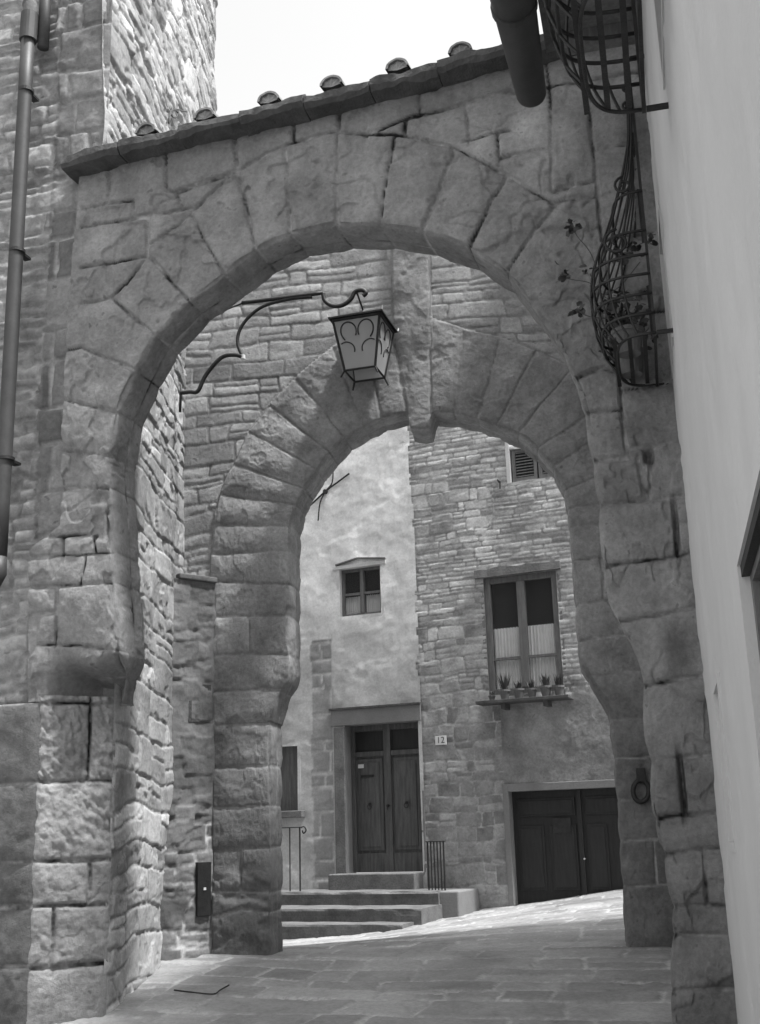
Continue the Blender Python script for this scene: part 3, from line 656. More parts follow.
# bombe window grilles
def make_grille(u0, z0):
    G = Plane(WP.P(u0, 0, .09), WP.e, WP.out); w = .86; H = 2.1
    g = thing('window_grille', G.P(0, z0, 0), '', 'window grille', 'pot-bellied iron grilles on the white house')
    def pr(z):
        return float(np.interp(z, [0, .12, .28, .42, .60, .85, 1.2, 1.5, H], [.24, .32, .37, .375, .34, .23, .11, .05, .03]))
    def pt(th, z, k=1):
        c = math.cos(th); s_ = math.sin(th); u = w/2-(w/2)*math.copysign(abs(c)**.55, c); return G.P(u, z0+z, pr(z)*k*abs(s_)**.6+.004)
    for z in (0, .13, .26, .39, .52, .68, .95):
        b = MB(); q = [pt(math.pi*i/26, z) for i in range(27)]; b.tube(q, .0095, 7); b.build('hoop', 'iron', g, smooth=True)
    for i in range(1, 12):
        th = math.pi*i/12; b = MB(); q = spline([pt(th, z) for z in (0, .12, .28, .42, .6, .85, 1.2, 1.5, H)], 4); b.tube(q, .007, 6); b.build('bar', 'iron', g, smooth=True)
    b = MB(); b.box(G, 0, .03, z0-.02, z0+H, .003, .02); b.box(G, w-.03, w, z0-.02, z0+H, .003, .02); b.box(G, .031, w-.031, z0+H-.03, z0+H, .003, .02); b.box(G, .031, w-.031, z0-.02, z0+.01, .003, .02); b.build('wall_frame', 'iron', g)
    for (u, z, r, hh) in ((.0, 1.0, .06, .19), (.0, .62, .09, .3), (.0, 1.55, .035, .07), (.0, 1.68, .03, .06)):
        b = MB(); q = [G.P(u-.01, z0+z+r*(1-t/22)*math.cos(t*.5), hh*.6+r*(1-t/22)*math.sin(t*.5)) for t in range(18)]; b.tube(q, .009, 6); b.build('scroll', 'iron', g, smooth=True)
    for u in (.0, w):
        for z in (0, 1.9): b = MB(); b.tube([G.P(u, z0+z, 0), G.P(u, z0+z, -.1)], .014, 6); b.build('bracket', 'iron', g)
    for hh in (.06, .15, .24): b = MB(); b.box(G, .03, w-.03, z0+.0, z0+.012, hh, hh+.025); b.build('shelf_bar', 'iron', g)
    return g
g1 = make_grille(6.62, 4.45); g1['label'] = 'lower belly-shaped iron grille, seen whole against the near arch, with plants in it'
g2 = copy_tree(g1); g2.location = Vector([float(c) for c in WP.P(3.72, 4.62, .09)]); g2['label'] = 'upper belly-shaped iron grille, cut by the top edge beside the gutter pipe'
# plants in the lower grille
def leafy(name, pts, size, parent, mat='leaf', seed=1, n=1):
    r = random.Random(seed); b = MB()
    for p in pts:
        a = r.uniform(0, 6.28); e = r.uniform(-.9, .9); s_ = size*r.uniform(.6, 1.25)
        d = np.array([math.cos(a)*math.cos(e), math.sin(a)*math.cos(e), math.sin(e)]); q = np.cross(d, [r.uniform(-1, 1), r.uniform(-1, 1), r.uniform(-1, 1)]); q /= np.linalg.norm(q)+1e-9; nn = np.cross(d, q)
        P = np.array(p)
        V = [P, P+d*s_*.35+q*s_*.38+nn*s_*.08, P+d*s_*.8+q*s_*.3, P+d*s_+nn*s_*-.1, P+d*s_*.8-q*s_*.3, P+d*s_*.35-q*s_*.38+nn*s_*.08, P+d*s_*.5]
        b.add(V, [(0, 1, 6), (1, 2, 6), (2, 3, 6), (3, 4, 6), (4, 5, 6), (5, 0, 6)])
    return b.build(name, mat, parent)
def lathe(b, c, prof, n=18):
    V = []; m = len(prof)
    for k in range(n):
        a = 2*math.pi*k/n
        for (r_, z) in prof: V.append((c[0]+r_*math.cos(a), c[1]+r_*math.sin(a), c[2]+z))
    Fs = [(k*m+j, ((k+1) % n)*m+j, ((k+1) % n)*m+j+1, k*m+j+1) for k in range(n) for j in range(m-1)]
    Fs.append(tuple(k*m for k in range(n-1, -1, -1))); return b.add(V, Fs)
potprof = [(.07, 0), (.095, .13), (.105, .135), (.105, .16), (.092, .16), (.085, .13), (.0, .125)]
lab = ['clay pot of trailing ivy leaves in the lower grille, nearest the arch', 'clay pot with a leafy plant in the lower grille, nearer the viewer']
for k, u in enumerate((7.3, 6.95)):
    base = WP.P(u, 4.465, .26); p = thing('potted_plant', base, lab[k], 'potted plant', 'pots inside the lower grille')
    lathe(MB(), base, potprof) and lathe(b := MB(), base, potprof); b.build('pot', 'pot', p, smooth=False)
    rr = random.Random(5+k); pts = [base+np.array([rr.gauss(0, .07), rr.gauss(0, .07), .17+abs(rr.gauss(0, .12))]) for _ in range(70)]
    leafy('foliage', pts, .055, p, seed=k)
# trailing sprigs seen against the arch face
pt_d = lambda x, y, d: (lambda r_: EYE+r_/math.hypot(r_[0], r_[1])*d)(ray(x, y))
tr = thing('trailing_plant', pt_d(640, 300, 7.0), 'loose trailing sprigs with dark lobed leaves hanging across the arch face from the grille', 'climbing plant')
b = MB(); 
for q in ([(640, 262), (615, 290), (600, 275), (590, 252), (577, 236), (574, 228)], [(640, 300), (610, 300), (592, 284), (575, 280), (565, 278)], [(636, 320), (600, 318), (588, 316), (578, 312)], [(632, 250), (640, 244), (655, 240)]):
    b.tube(spline([pt_d(x, y, 6.95) for x, y in q], 4), .0028, 4)
b.build('stem', 'leaf', tr)
rr = random.Random(3); pts = []
for (x, y, n_) in ((574, 227, 12), (571, 230, 6), (565, 277, 14), (578, 311, 14), (588, 271, 7), (590, 282, 4), (620, 255, 16), (636, 250, 10), (650, 240, 8), (605, 300, 5)):
    for _ in range(n_): pts.append(pt_d(x+rr.gauss(0, 2.6), y+rr.gauss(0, 3.2), 6.95+rr.gauss(0, .03)))
leafy('foliage', pts, .052, tr, seed=9)
# ------------------------------------------------------------------ wall lantern
LPn = A2.shifted(.55)
def lp(x, y, h=0): u, z = LPn.bp(x, y); return LPn.P(u, z, h)
ln = thing('wall_lantern', lp(185, 392), 'wrought iron lantern hanging from a scrolled bracket between the arches', 'lantern')
bk = MB()
bk.tube(spline([lp(180, 393), lp(190, 392), lp(198, 391), lp(206, 375), lp(221, 358), lp(234, 355), lp(243, 357)], 6), .021, 8)
bk.tube(spline([lp(243, 357), lp(238, 345), lp(239, 332), lp(248, 318), lp(264, 306), lp(290, 299), lp(312, 297)], 6), .017, 8)
bk.tube(spline([lp(242, 303), lp(282, 298), lp(323, 293)], 4), .02, 8)
bk.tube(spline([lp(323, 293), lp(325, 301), lp(333, 306), lp(343, 305), lp(351, 299), lp(355, 292), lp(362, 290), lp(366, 293), lp(363, 296)], 6), .021, 8)
bk.tube([lp(180, 412), lp(181, 385)], .013, 8)
bk.tube([lp(200, 330), lp(204, 318), lp(242, 303)], .012, 8)
bk.build('bracket', 'iron', ln, smooth=True)
bk = MB(); c = lp(243, 357); bk.tube([c+np.array([0, 0, .02]), c-np.array([0, 0, .02])], .022, 8); bk.build('boss', 'plate', ln)
la = R(16.5); lx = np.array([math.cos(la), -math.sin(la), 0]); ly = np.array([math.sin(la), math.cos(la), 0])
# front top edge passes (330,320)-(378,313)
fc = lp(356, 316.5); ht = .235; LC = fc+ly*ht; ztp = LC[2]; zbt = ztp-.50; hb = .152
def lq(a, c_, z): return np.array([LC[0], LC[1], 0])+lx*a+ly*c_+np.array([0, 0, z])
rod = lp(357, 293); apex = lq(0, 0, ztp+.17)
b = MB(); b.tube([rod, apex], .009, 8); b.tube([apex, apex-np.array([0, 0, .05])], [.012, .03], 10); b.build('hanging_rod', 'iron', ln)
body = MB()
cs = [(-1, -1), (1, -1), (1, 1), (-1, 1)]
for (i, j) in cs: body.tube([lq(i*ht, j*ht, ztp), lq(i*hb, j*hb, zbt), lq(i*(hb+.03), j*(hb+.03), zbt-.075)], [.013, .012, .008], 4)
for (hh, z, r_) in ((ht, ztp, .016), (hb, zbt, .012)):
    for k in range(4): body.tube([lq(cs[k][0]*hh, cs[k][1]*hh, z), lq(cs[(k+1) % 4][0]*hh, cs[(k+1) % 4][1]*hh, z)], r_, 4)
body.build('frame', 'iron', ln)
rf = MB(); e_ = ht+.035
V = [lq(i*e_, j*e_, ztp+.005) for (i, j) in cs]+[lq(i*e_, j*e_, ztp+.02) for (i, j) in cs]+[lq(i*.08, j*.08, ztp+.12) for (i, j) in cs]
V += [lq(i*(e_-.012), j*(e_-.012), ztp+.006) for (i, j) in cs]+[lq(i*.07, j*.07, ztp+.105) for (i, j) in cs]
Fs = []
for k in range(4):
    n_ = (k+1) % 4; Fs += [(k, n_, 4+n_, 4+k), (4+k, 4+n_, 8+n_, 8+k), (k, 12+k, 12+n_, n_), (12+k, 16+k, 16+n_, 12+n_)]
Fs += [(8, 9, 10, 11), (19, 18, 17, 16)]
rf.add(V, Fs).build('roof', 'iron', ln)
b = MB(); b.tube([lq(0, 0, ztp+.12), lq(0, 0, ztp+.15), lq(0, 0, ztp+.17)], [.05, .035, .012], 10); b.build('finial', 'iron', ln)
for (i, j) in cs:
    b = MB(); b.tube([lq(i*e_, j*e_, ztp+.02), lq(i*(e_+.008), j*(e_+.008), ztp+.055)], [.009, .004], 6); b.build('corner_spike', 'plate', ln)
for k in range(4):
    a, c_ = cs[k], cs[(k+1) % 4]; f = .985
    b = MB(); b.add([lq(a[0]*ht*f, a[1]*ht*f, ztp-.02), lq(c_[0]*ht*f, c_[1]*ht*f, ztp-.02), lq(c_[0]*hb*f, c_[1]*hb*f, zbt+.01), lq(a[0]*hb*f, a[1]*hb*f, zbt+.01)], [(0, 1, 2, 3)]); b.build('pane', 'lglass', ln)
    sc = MB()
    def side(sx, z):     # sx -1..1 across the pane, z 0..1 from top
        hh = ht*(1-z)+hb*z; A_ = lq(a[0]*hh, a[1]*hh, ztp-(ztp-zbt)*z); B_ = lq(c_[0]*hh, c_[1]*hh, ztp-(ztp-zbt)*z); return A_+(B_-A_)*(sx+1)/2
    for sg in (-1, 1):
        q = [side(sg*(.40+.36*math.cos(t_)), .27+.19*math.sin(t_)) for t_ in np.linspace(-math.pi*1.15, .9, 20)]; sc.tube(q if sg > 0 else [side(-(.40+.36*math.cos(t_)), .27+.19*math.sin(t_)) for t_ in np.linspace(-math.pi*1.15, .9, 20)], .007, 5)
        q = [side(sg*(.62-.42*math.sin(t_)), .62-.16*math.cos(t_)+.0*t_) for t_ in np.linspace(-.6, 1.9, 12)]; sc.tube(q, .006, 5)
    sc.build('scrollwork', 'iron', ln, smooth=True)
b = MB(); b.tube([lq(0, 0, ztp-.02), lq(0, 0, ztp-.12)], .022, 8); b.tube([lq(0, 0, ztp-.12), lq(0, 0, ztp-.17), lq(0, 0, ztp-.23)], [.02, .045, .01], 10); b.build('bulb', 'plate', ln, smooth=True)
# ------------------------------------------------------------------ far houses
FC = plane_at(420, 700, 17, 23)
def fu(x, y): return FC.bp(x, y)[0]
def fz(x, y): return FC.bp(x, y)[1]
us = fu(421, 700)
def rect(x0, y0, x1, y1):
    xm = (x0+x1)/2; ym = (y0+y1)/2; return (fu(x0, ym), fu(x1, ym), fz(xm, y1), fz(xm, y0))
hl = thing('plastered_house', FC.P(fu(370, 880), 1.0), 'pale plastered house at the back with a small curtained window over its wooden double door', 'house')
hr = thing('stone_house', FC.P(fu(470, 880), .65), 'brick and stone house at the back, tall window above a dark garage door', 'house')
FL = FC.shifted(.015)
SWn = rect(340, 567, 381, 615); DR = rect(346.5, 723, 421, 872); LW = (fu(270, 775), fu(298, 775), fz(290, 811), fz(290, 746))
DR = (DR[0], min(DR[1], us-.05), 1.12, DR[3])
lintz = fz(375, 707)
flat = lambda S, Z: (np.full(S.shape, 1.), np.full(S.shape, .5))
qz = fz(325, 640); qu0, qu1 = fu(313, 750), fu(334, 750)
def pl_lay(S, Z):
    d, i = courses(S, Z, .27, .5, 411, .03, 0); inside = (S > qu0+.06*vn(Z*3, Z*0, 4)) & (S < qu1) & (Z < qz)
    return np.where(inside, d, 1.), np.where(inside, i, .5)
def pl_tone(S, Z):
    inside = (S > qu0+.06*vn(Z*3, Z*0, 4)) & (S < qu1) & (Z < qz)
    low = (1-.42*(1-sst(3.7, 5.4, Z+.35*fbm(S*1.2, Z*1.2, 3, 33))))*(1-.08*sst(.1, .5, fbm(S*5, Z*.5, 3, 35)+.1))*(1-.06*sst(.0, .3, fbm(S*2.1, Z*1.6, 5, 36)-.35))  # weaker light down the wall painted into the tone, plus stain streaks
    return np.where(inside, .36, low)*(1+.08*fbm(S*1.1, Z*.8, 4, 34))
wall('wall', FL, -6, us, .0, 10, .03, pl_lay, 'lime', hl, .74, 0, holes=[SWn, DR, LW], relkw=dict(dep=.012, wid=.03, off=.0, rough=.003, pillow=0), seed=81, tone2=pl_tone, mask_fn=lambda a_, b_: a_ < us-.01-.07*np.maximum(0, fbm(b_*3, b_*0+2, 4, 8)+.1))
def framed(plx, r, depth, parent, mat='cement', name='reveal', t_=.05, bottom=True):
    a, c, z0, z1 = r; b = MB()
    b.box(plx, a-t_, a, z0-t_, z1+t_, -depth, -.004); b.box(plx, c, c+t_, z0-t_, z1+t_, -depth, -.004); b.box(plx, a, c, z1, z1+t_, -depth, -.004)
    if bottom: b.box(plx, a, c, z0-t_, z0, -depth, -.004)
    return b.build(name, mat, parent)
def casement(plx, r, parent, depth=.18, bars=(.5,), fw=.06, curtain=None, mid=None, rev='cement', cmat='wood_frame', sashes=2, interior='dark'):
    a, c, z0, z1 = r; w = framed(plx, r, depth+.1, parent, rev, 'window')
    b = MB(); d0, d1 = -depth-.04, -depth+.02
    b.box(plx, a, a+fw, z0, z1, d0, d1); b.box(plx, c-fw, c, z0, z1, d0, d1); b.box(plx, a+fw, c-fw, z1-fw, z1, d0, d1-.004); b.box(plx, a+fw, c-fw, z0, z0+fw, d0, d1-.004)
    m_ = (a+c)/2; b.box(plx, m_-fw*.7, m_+fw*.7, z0+fw, z1-fw, d0, d1+.01); b.build('frame', cmat, w, bevel=.006)
    if mid is not None:
        zz = z0+(z1-z0)*mid; b = MB(); b.box(plx, a+fw, m_-fw*.7, zz-.018, zz+.018, d0+.01, d1-.008); b.box(plx, m_+fw*.7, c-fw, zz-.018, zz+.018, d0+.01, d1-.008); b.build('glazing_bar', cmat, w)
    b = MB(); b.add([plx.P(u, z, -depth-.028) for (u, z) in ((a+fw, z0+fw), (c-fw, z0+fw), (c-fw, z1-fw), (a+fw, z1-fw))], [(0, 1, 2, 3)]); b.build('pane', 'glass', w)
    if curtain:
        for (p, q) in ((a+fw, m_-fw*.7), (m_+fw*.7, c-fw)):
            n = 60; V = []; top = z0+(z1-z0)*curtain
            for k in range(n+1):
                u = p+(q-p)*k/n; h = -depth-.05+.012*math.sin(k*.9+p*9)+.006*math.sin(k*2.3)
                sc = .012*abs(math.sin(k*.45)); V += [plx.P(u, z0+fw*.5, h), plx.P(u, top+sc, h)]
            b = MB(); b.add(V, [(2*k, 2*k+2, 2*k+3, 2*k+1) for k in range(n)]); b.build('curtain', 'curtain', w, smooth=True)
    b = MB(); b.box(plx, a-.5, c+.5, z0-.5, z1+.5, -depth-.35, -depth-.3); b.build('interior', interior, w)
    return w
w_ = casement(FL, SWn, hl, .10, curtain=.42, mid=.47, fw=.045, rev='plaster')
# brick relieving arch and lintel over the small window
b = MB(); zt = SWn[3]
um = (SWn[0]+SWn[1])/2; V = []
for (u, dz) in ((SWn[0]-.05, .055), (um-.02, .125), (SWn[1]+.10, .07)):
    for (z_, h_) in ((0, -.01), (0, .035), (.022, .035), (.022, -.01)): V.append(FL.P(u, zt+dz+z_, h_))
b.add(V, [(4*k+j_, 4*k+(j_+1) % 4, 4*k+4+(j_+1) % 4, 4*k+4+j_) for k in range(2) for j_ in range(4)]+[(0, 1, 2, 3), (11, 10, 9, 8)])
b.build('relieving_tile', 'step', hl); b = MB()
b.box(FL, SWn[0]-.1, SWn[1]+.1, zt+.0, zt+.05, .0, .02); b.build('window_lintel', 'plaster', hl)
# stone door surround
b = MB(); b.box(FL, DR[0]-.17, DR[0]-.002, .95, DR[3]-.02, -.01, .035); b.build('door_jamb', 'step', hl, bevel=.01)
b = MB(); b.box(FL, DR[0]-.22, us-.002, DR[3]+.0, lintz-.01, -.01, .02); b.build('door_lintel', 'cement', hl, bevel=.006)
b = MB(); b.box(FL, DR[0]-.24, us-.001, lintz-.01, lintz+.018, -.01, .045); b.build('string_course', 'slab', hl)
def panel(b, pl_, a, c, z0, z1, h, rim=.05):
    b.box(pl_, a, c, z0, z1, h, h+.018); b.box(pl_, a+rim, c-rim, z0+rim, z1-rim, h+.018, h+.03)
dw = framed(FL, DR, .3, hl, 'cement', 'door', bottom=False)
a, c, z0, z1 = DR; m_ = (a+c)/2; hd = -.24
b = MB(); b.box(FL, a, c, z0, z1, hd-.05, hd); b.build('door_leaf', 'wood', dw)
ztr = z0+(z1-z0)*.80
b = MB()
for (p, q) in ((a, a+.06), (c-.06, c), (m_-.055, m_+.055)): b.box(FL, p, q, z0, z1, hd, hd+.045)
b.box(FL, a+.06, m_-.055, ztr-.035, ztr+.035, hd, hd+.04); b.box(FL, m_+.055, c-.06, ztr-.035, ztr+.035, hd, hd+.04); b.box(FL, a+.06, m_-.055, z1-.08, z1, hd, hd+.04); b.box(FL, m_+.055, c-.06, z1-.08, z1, hd, hd+.04); b.box(FL, a+.06, m_-.055, z0, z0+.26, hd, hd+.03); b.box(FL, m_+.055, c-.06, z0, z0+.26, hd, hd+.03)
b.build('door_frame', 'wood', dw, bevel=.006)
for (p, q) in ((a+.07, m_-.065), (m_+.065, c-.07)):
    b = MB(); panel(b, FL, p+.02, q-.02, z0+.30, ztr-.07, hd); b.build('door_panel', 'wood', dw, bevel=.008)
    b = MB(); b.box(FL, p, q, ztr+.04, z1-.09, hd+.001, hd+.006); b.build('transom_pane', 'darkwood', dw)
    kc = FL.P((p+q)/2, z0+(z1-z0)*.455, hd+.04); b = MB(); b.tube([kc+FL.out*.0, kc+FL.out*.03], .022, 8)
    b.tube([kc+FL.out*.03+FL.e*.032*math.sin(t_)+np.array([0, 0, -.035+.035*math.cos(t_)]) for t_ in np.linspace(0, 6.28, 13)[:-1]], .006, 5, closed=True); b.build('door_knocker', 'iron', dw)
b = MB(); b.box(FL, a+.16, a+.36, z0+(z1-z0)*.64, z0+(z1-z0)*.64+.035, hd+.031, hd+.04); b.build('letter_slot', 'iron', dw)
b = MB(); b.box(FL, a+.11, a+.20, z0+(z1-z0)*.705, z0+(z1-z0)*.705+.055, hd+.031, hd+.035); b.build('name_plate', 'plate', dw)
b = MB(); hc = FL.P(m_+.0, z0+(z1-z0)*.44, hd+.045); b.tube([hc, hc+FL.out*.045], .02, 8); b.tube([hc+FL.out*.045, hc+FL.out*.045+np.array([0, 0, -.06])], .01, 6); b.build('door_handle', 'iron', dw)
# left narrow window
w_ = framed(FL, LW, .3, hl, 'plaster', 'window'); b = MB(); a, c, z0, z1 = LW
b.box(FL, a, c, z0, z1, -.12, -.09); b.build('shutter', 'wood', w_)
b = MB(); b.box(FL, a-.1, c+.12, z0-.1, z0-.0, -.05, .12); b.build('sill', 'step', w_, bevel=.01)
# iron wall anchor on the plaster
b = MB(); an = lambda x, y: FL.P(*FL.bp(x, y), .03)
b.tube(spline([an(350, 474), an(338, 483), an(326, 492), an(310, 507)], 4), .014, 6); b.tube(spline([an(334, 466), an(333, 483), an(327, 491), an(321, 503), an(319, 521)], 4), .012, 6)
c_ = an(326, 492); b.tube([c_-FL.out*.03, c_+FL.out*.02], .035, 10); b.build('wall_anchor', 'iron', hl, smooth=False)
# right house
RW = rect(486, 574, 560, 693); GD = (fu(512, 850), fu(640, 850), .3, fz(550, 790)); SH = rect(510, 446, 556, 479)
uren0 = fu(503, 760); zren = fz(540, 700)
def rh_reg(S, Z):
    ren = (S > uren0) & (Z < zren-.0) | ((S > fu(570, 660)) & (Z < zren+.15)) ; return ren
zbig = fz(450, 620)
def rh_lay(S, Z):
    d1, i1 = courses(S, Z, .075, .27, 501, .02, 0, .35, .05)         # thin brickwork
    d2, i2 = courses(S, Z, .19, .27, 502, .05, .35, .45, .2)         # stones
    mix = (Z < zbig+.25*fbm(S*1.5, Z*1.2, 3, 12)) | (vn(S*1.2+4, Z*.8, 55) > .26)
    mix = mix & ~((S > RW[1]) & (Z > RW[2]-.1) & (Z < RW[3]+.3))
    d = np.where(mix, d2, d1); i = np.where(mix, i2, i1); ren = rh_reg(S, Z)
    return np.where(ren, 1., d), np.where(ren, .5, i)
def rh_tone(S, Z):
    ren = rh_reg(S, Z); return np.where(ren, .74, 1.0)*(.70+.36*sst(2.6, 5.2, Z+.4*fbm(S, Z, 3, 3)))*(1+.2*fbm(S*1.4, Z*.8, 3, 14))  # brighter upwards: stronger light high on the wall put into the tone
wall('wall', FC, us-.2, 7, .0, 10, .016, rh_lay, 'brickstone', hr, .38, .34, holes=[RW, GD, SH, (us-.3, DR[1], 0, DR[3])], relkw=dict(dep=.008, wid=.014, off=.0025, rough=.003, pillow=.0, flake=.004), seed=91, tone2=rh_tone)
w_ = casement(FC, RW, hr, .05, curtain=.56, mid=.30, fw=.085, rev='cement', cmat='wood_frame')
# stone lintel over the tall window
b = MB(); n = 14; zt = RW[3]; V = []
for k in range(n):
    u = RW[0]-.12+(RW[1]-RW[0]+.2)*k/(n-1); w1 = .02*float(fbm(np.array(k*.5), np.array(1.), 2, 8)); w2 = .03*float(fbm(np.array(k*.6), np.array(5.), 2, 9))
    V += [FC.P(u, zt+.006+w1*.3, -.1), FC.P(u, zt+.006+w1*.3, .06+w1), FC.P(u, zt+.13+w2, .05+w1), FC.P(u, zt+.13+w2, -.1)]
b.add(V, [(4*k+j, 4*k+(j+1) % 4, 4*k+4+(j+1) % 4, 4*k+4+j) for k in range(n-1) for j in range(4)]+[(0, 1, 2, 3), (4*n-1, 4*n-2, 4*n-3, 4*n-4)]); b.build('window_lintel', 'step', hr)
# shelf
zs = fz(528, 703); b = MB(); b.box(FC, fu(482, 700), fu(574, 700), zs, zs+.045, .003, .30); b.build('window_shelf', 'slab', hr, bevel=.006)
for x in (508, 550):
    b = MB(); u = fu(x, 705); b.box(FC, u-.03, u+.03, zs-.08, zs-.001, .003, .24); b.build('shelf_bracket', 'slab', hr)
# flower pots
ppx = [(496, .045), (509, .07), (523, .07), (536, .065), (550, .075), (563, .07)]
plab = ['small low pot at the left end of the window shelf', 'pot of tall dark spikes, second from the left on the window shelf', 'third pot from the left on the window shelf, below the mullion', 'fourth pot from the left on the window shelf, with low sparse shoots',
        'fifth pot from the left on the window shelf, bushy', 'rightmost pot on the window shelf, with a wide leafy spread']
proto = None
for k, (x, r_) in enumerate(ppx):
    base = FC.P(fu(x, 700), zs+.046, .18)
    p = thing('flower_pot', base, plab[k], 'flower pot', 'flower pots on the window shelf')
    if proto is None:
        b = MB(); lathe(b, base, [(.05, 0), (.072, .11), (.08, .112), (.08, .14), (.07, .14), (.06, .12), (0, .118)], 14); pm = b.build('pot', 'pot', p); proto = pm
    else:
        pm = proto.copy(); C.objects.link(pm); pm.parent = p
    s_ = r_/.07; pm.scale = (s_, s_, s_*(.8 if k == 0 else 1))
    rr = random.Random(20+k); b = MB(); hgt = [.06, .24, .12, .13, .17, .18][k]
    for _ in range([10, 60, 40, 35, 60, 60][k]):
        a_ = rr.uniform(0, 6.28); rad = rr.uniform(0, .05); ln_ = hgt*rr.uniform(.5, 1.1); out = rr.uniform(.1, .5)
        p0 = base+np.array([rad*math.cos(a_), rad*math.sin(a_), .13*s_]); p1 = p0+np.array([math.cos(a_)*ln_*out, math.sin(a_)*ln_*out, ln_]); sd = np.array([-math.sin(a_), math.cos(a_), 0])*.008
        pm_ = (p0+p1)/2+np.array([0, 0, .01]); b.add([p0-sd*.6, p0+sd*.6, pm_+sd, pm_-sd, p1], [(0, 1, 2, 3), (3, 2, 4)])
    b.build('foliage', 'leaf', p)
# garage door
a, c, z0, z1 = GD; g_ = framed(FC, GD, .3, hr, 'cement', 'garage_door', bottom=False)
b = MB(); b.box(FC, a, c, z0, z1, -.2, -.14); b.build('door_leaf', 'darkwood', g_)
uw = fu(580, 850); b = MB()
cuts = [a, (a+uw)/2-.02, uw]
for (p, q) in ((a+.06, (a+uw)/2-.04), ((a+uw)/2+.04, uw-.06), (uw+.08, (uw+c)/2-.04), ((uw+c)/2+.04, c-.06)):
    b = MB(); panel(b, FC, p, q, z0+.55, z1-.46, -.139, .035); b.build('door_panel', 'darkwood', g_, bevel=.004)
for (p, q) in ((a+.06, uw-.06), (uw+.08, c-.06)):
    b = MB(); panel(b, FC, p, q, z1-.34, z1-.1, -.139, .03); b.build('door_panel', 'darkwood', g_, bevel=.004)
b = MB(); b.box(FC, uw-.03, uw+.03, z0, z1, -.14, -.105); b.build('mullion', 'darkwood', g_)
b = MB(); b.box(FC, fu(551, 825), fu(569, 825), fz(560, 833), fz(560, 818), -.105, -.1); b.build('notice', 'iron', g_)
b = MB(); kc = FC.P(fu(583, 859), fz(583, 859), -.105); b.tube([kc, kc+FC.out*.03], .012, 8); b.build('door_knob', 'plate', g_)
b = MB(); b.box(FC, a-.08, a-.002, .3, z1+.1, -.02, .03); b.box(FC, a-.002, c+.1, z1+.0, z1+.1, -.02, .03); b.build('door_surround', 'cement', g_, bevel=.006)
# shuttered window near the top
w_ = framed(FC, SH, .2, hr, 'plaster', 'window'); a, c, z0, z1 = SH
b = MB(); b.box(FC, a-.06, a-.002, z0-.02, z1+.3, .0, .012); b.build('window_jamb', 'plaster', w_)
sw_ = (c-a)/2+.05
for k in range(2):
    p = a+.02+k*sw_; q = p+sw_-.02; b = MB(); b.box(FC, p, p+.05, z0, z1, -.08, -.03); b.box(FC, q-.05, q, z0, z1, -.08, -.03); b.box(FC, p+.05, q-.05, z0, z0+.06, -.08, -.032); b.box(FC, p+.05, q-.05, z1-.05, z1, -.08, -.032)
    zz = z0+.07
    while zz < z1-.06:
        V = [FC.P(u, zz+dz, h) for u in (p+.05, q-.05) for (dz, h) in ((0, -.035), (.006, -.033), (.045, -.075), (.039, -.077))]
        b.add(V, [(0, 1, 5, 4), (1, 2, 6, 5), (2, 3, 7, 6), (3, 0, 4, 7)]); zz += .045
    b.build('shutter', 'wood_frame', w_)
b = MB(); b.box(FC, a, c, z0, z1, -.19, -.15); b.build('interior', 'dark', w_)
b = MB(); q = [FC.P(*FC.bp(x, y), h) for (x, y, h) in ((499, 482, -.01), (500, 482, .12), (503, 484, .14), (503, 491, .14))]; b.tube(q, .012, 6); tag(b.build('wall_hook', 'iron'), 'small bent iron hook on the brick wall left of the louvred shutter', 'hook')
# house number
nz = [fz(441, 745), fz(441, 736)]; nu_ = [fu(436, 740), fu(447, 740)]
npl = thing('house_number', FC.P((nu_[0]+nu_[1])/2, nz[0], .03), 'small white house number plate on the stones right of the wooden door', 'number plate')
b = MB(); b.box(FC, nu_[0], nu_[1], nz[0], nz[1], .02, .035); b.build('plate', 'plate', npl, bevel=.003)
cu = bpy.data.curves.new('digits', 'FONT'); cu.body = '12'; cu.size = .125; cu.extrude = .001; cu.align_x = 'CENTER'; cu.align_y = 'CENTER'
to = bpy.data.objects.new('digits', cu); C.objects.link(to)
from mathutils import Matrix
dg = bpy.context.evaluated_depsgraph_get(); me = bpy.data.meshes.new_from_object(to.evaluated_get(dg)); bpy.data.objects.remove(to)
ctr = FC.P((nu_[0]+nu_[1])/2, (nz[0]+nz[1])/2, .037)-org(npl)
mt = Matrix(((FC.e[0], 0, FC.out[0], ctr[0]), (FC.e[1], 0, FC.out[1], ctr[1]), (0, 1, 0, ctr[2]), (0, 0, 0, 1))); me.transform(mt); link('digits', me, 'ink', npl)
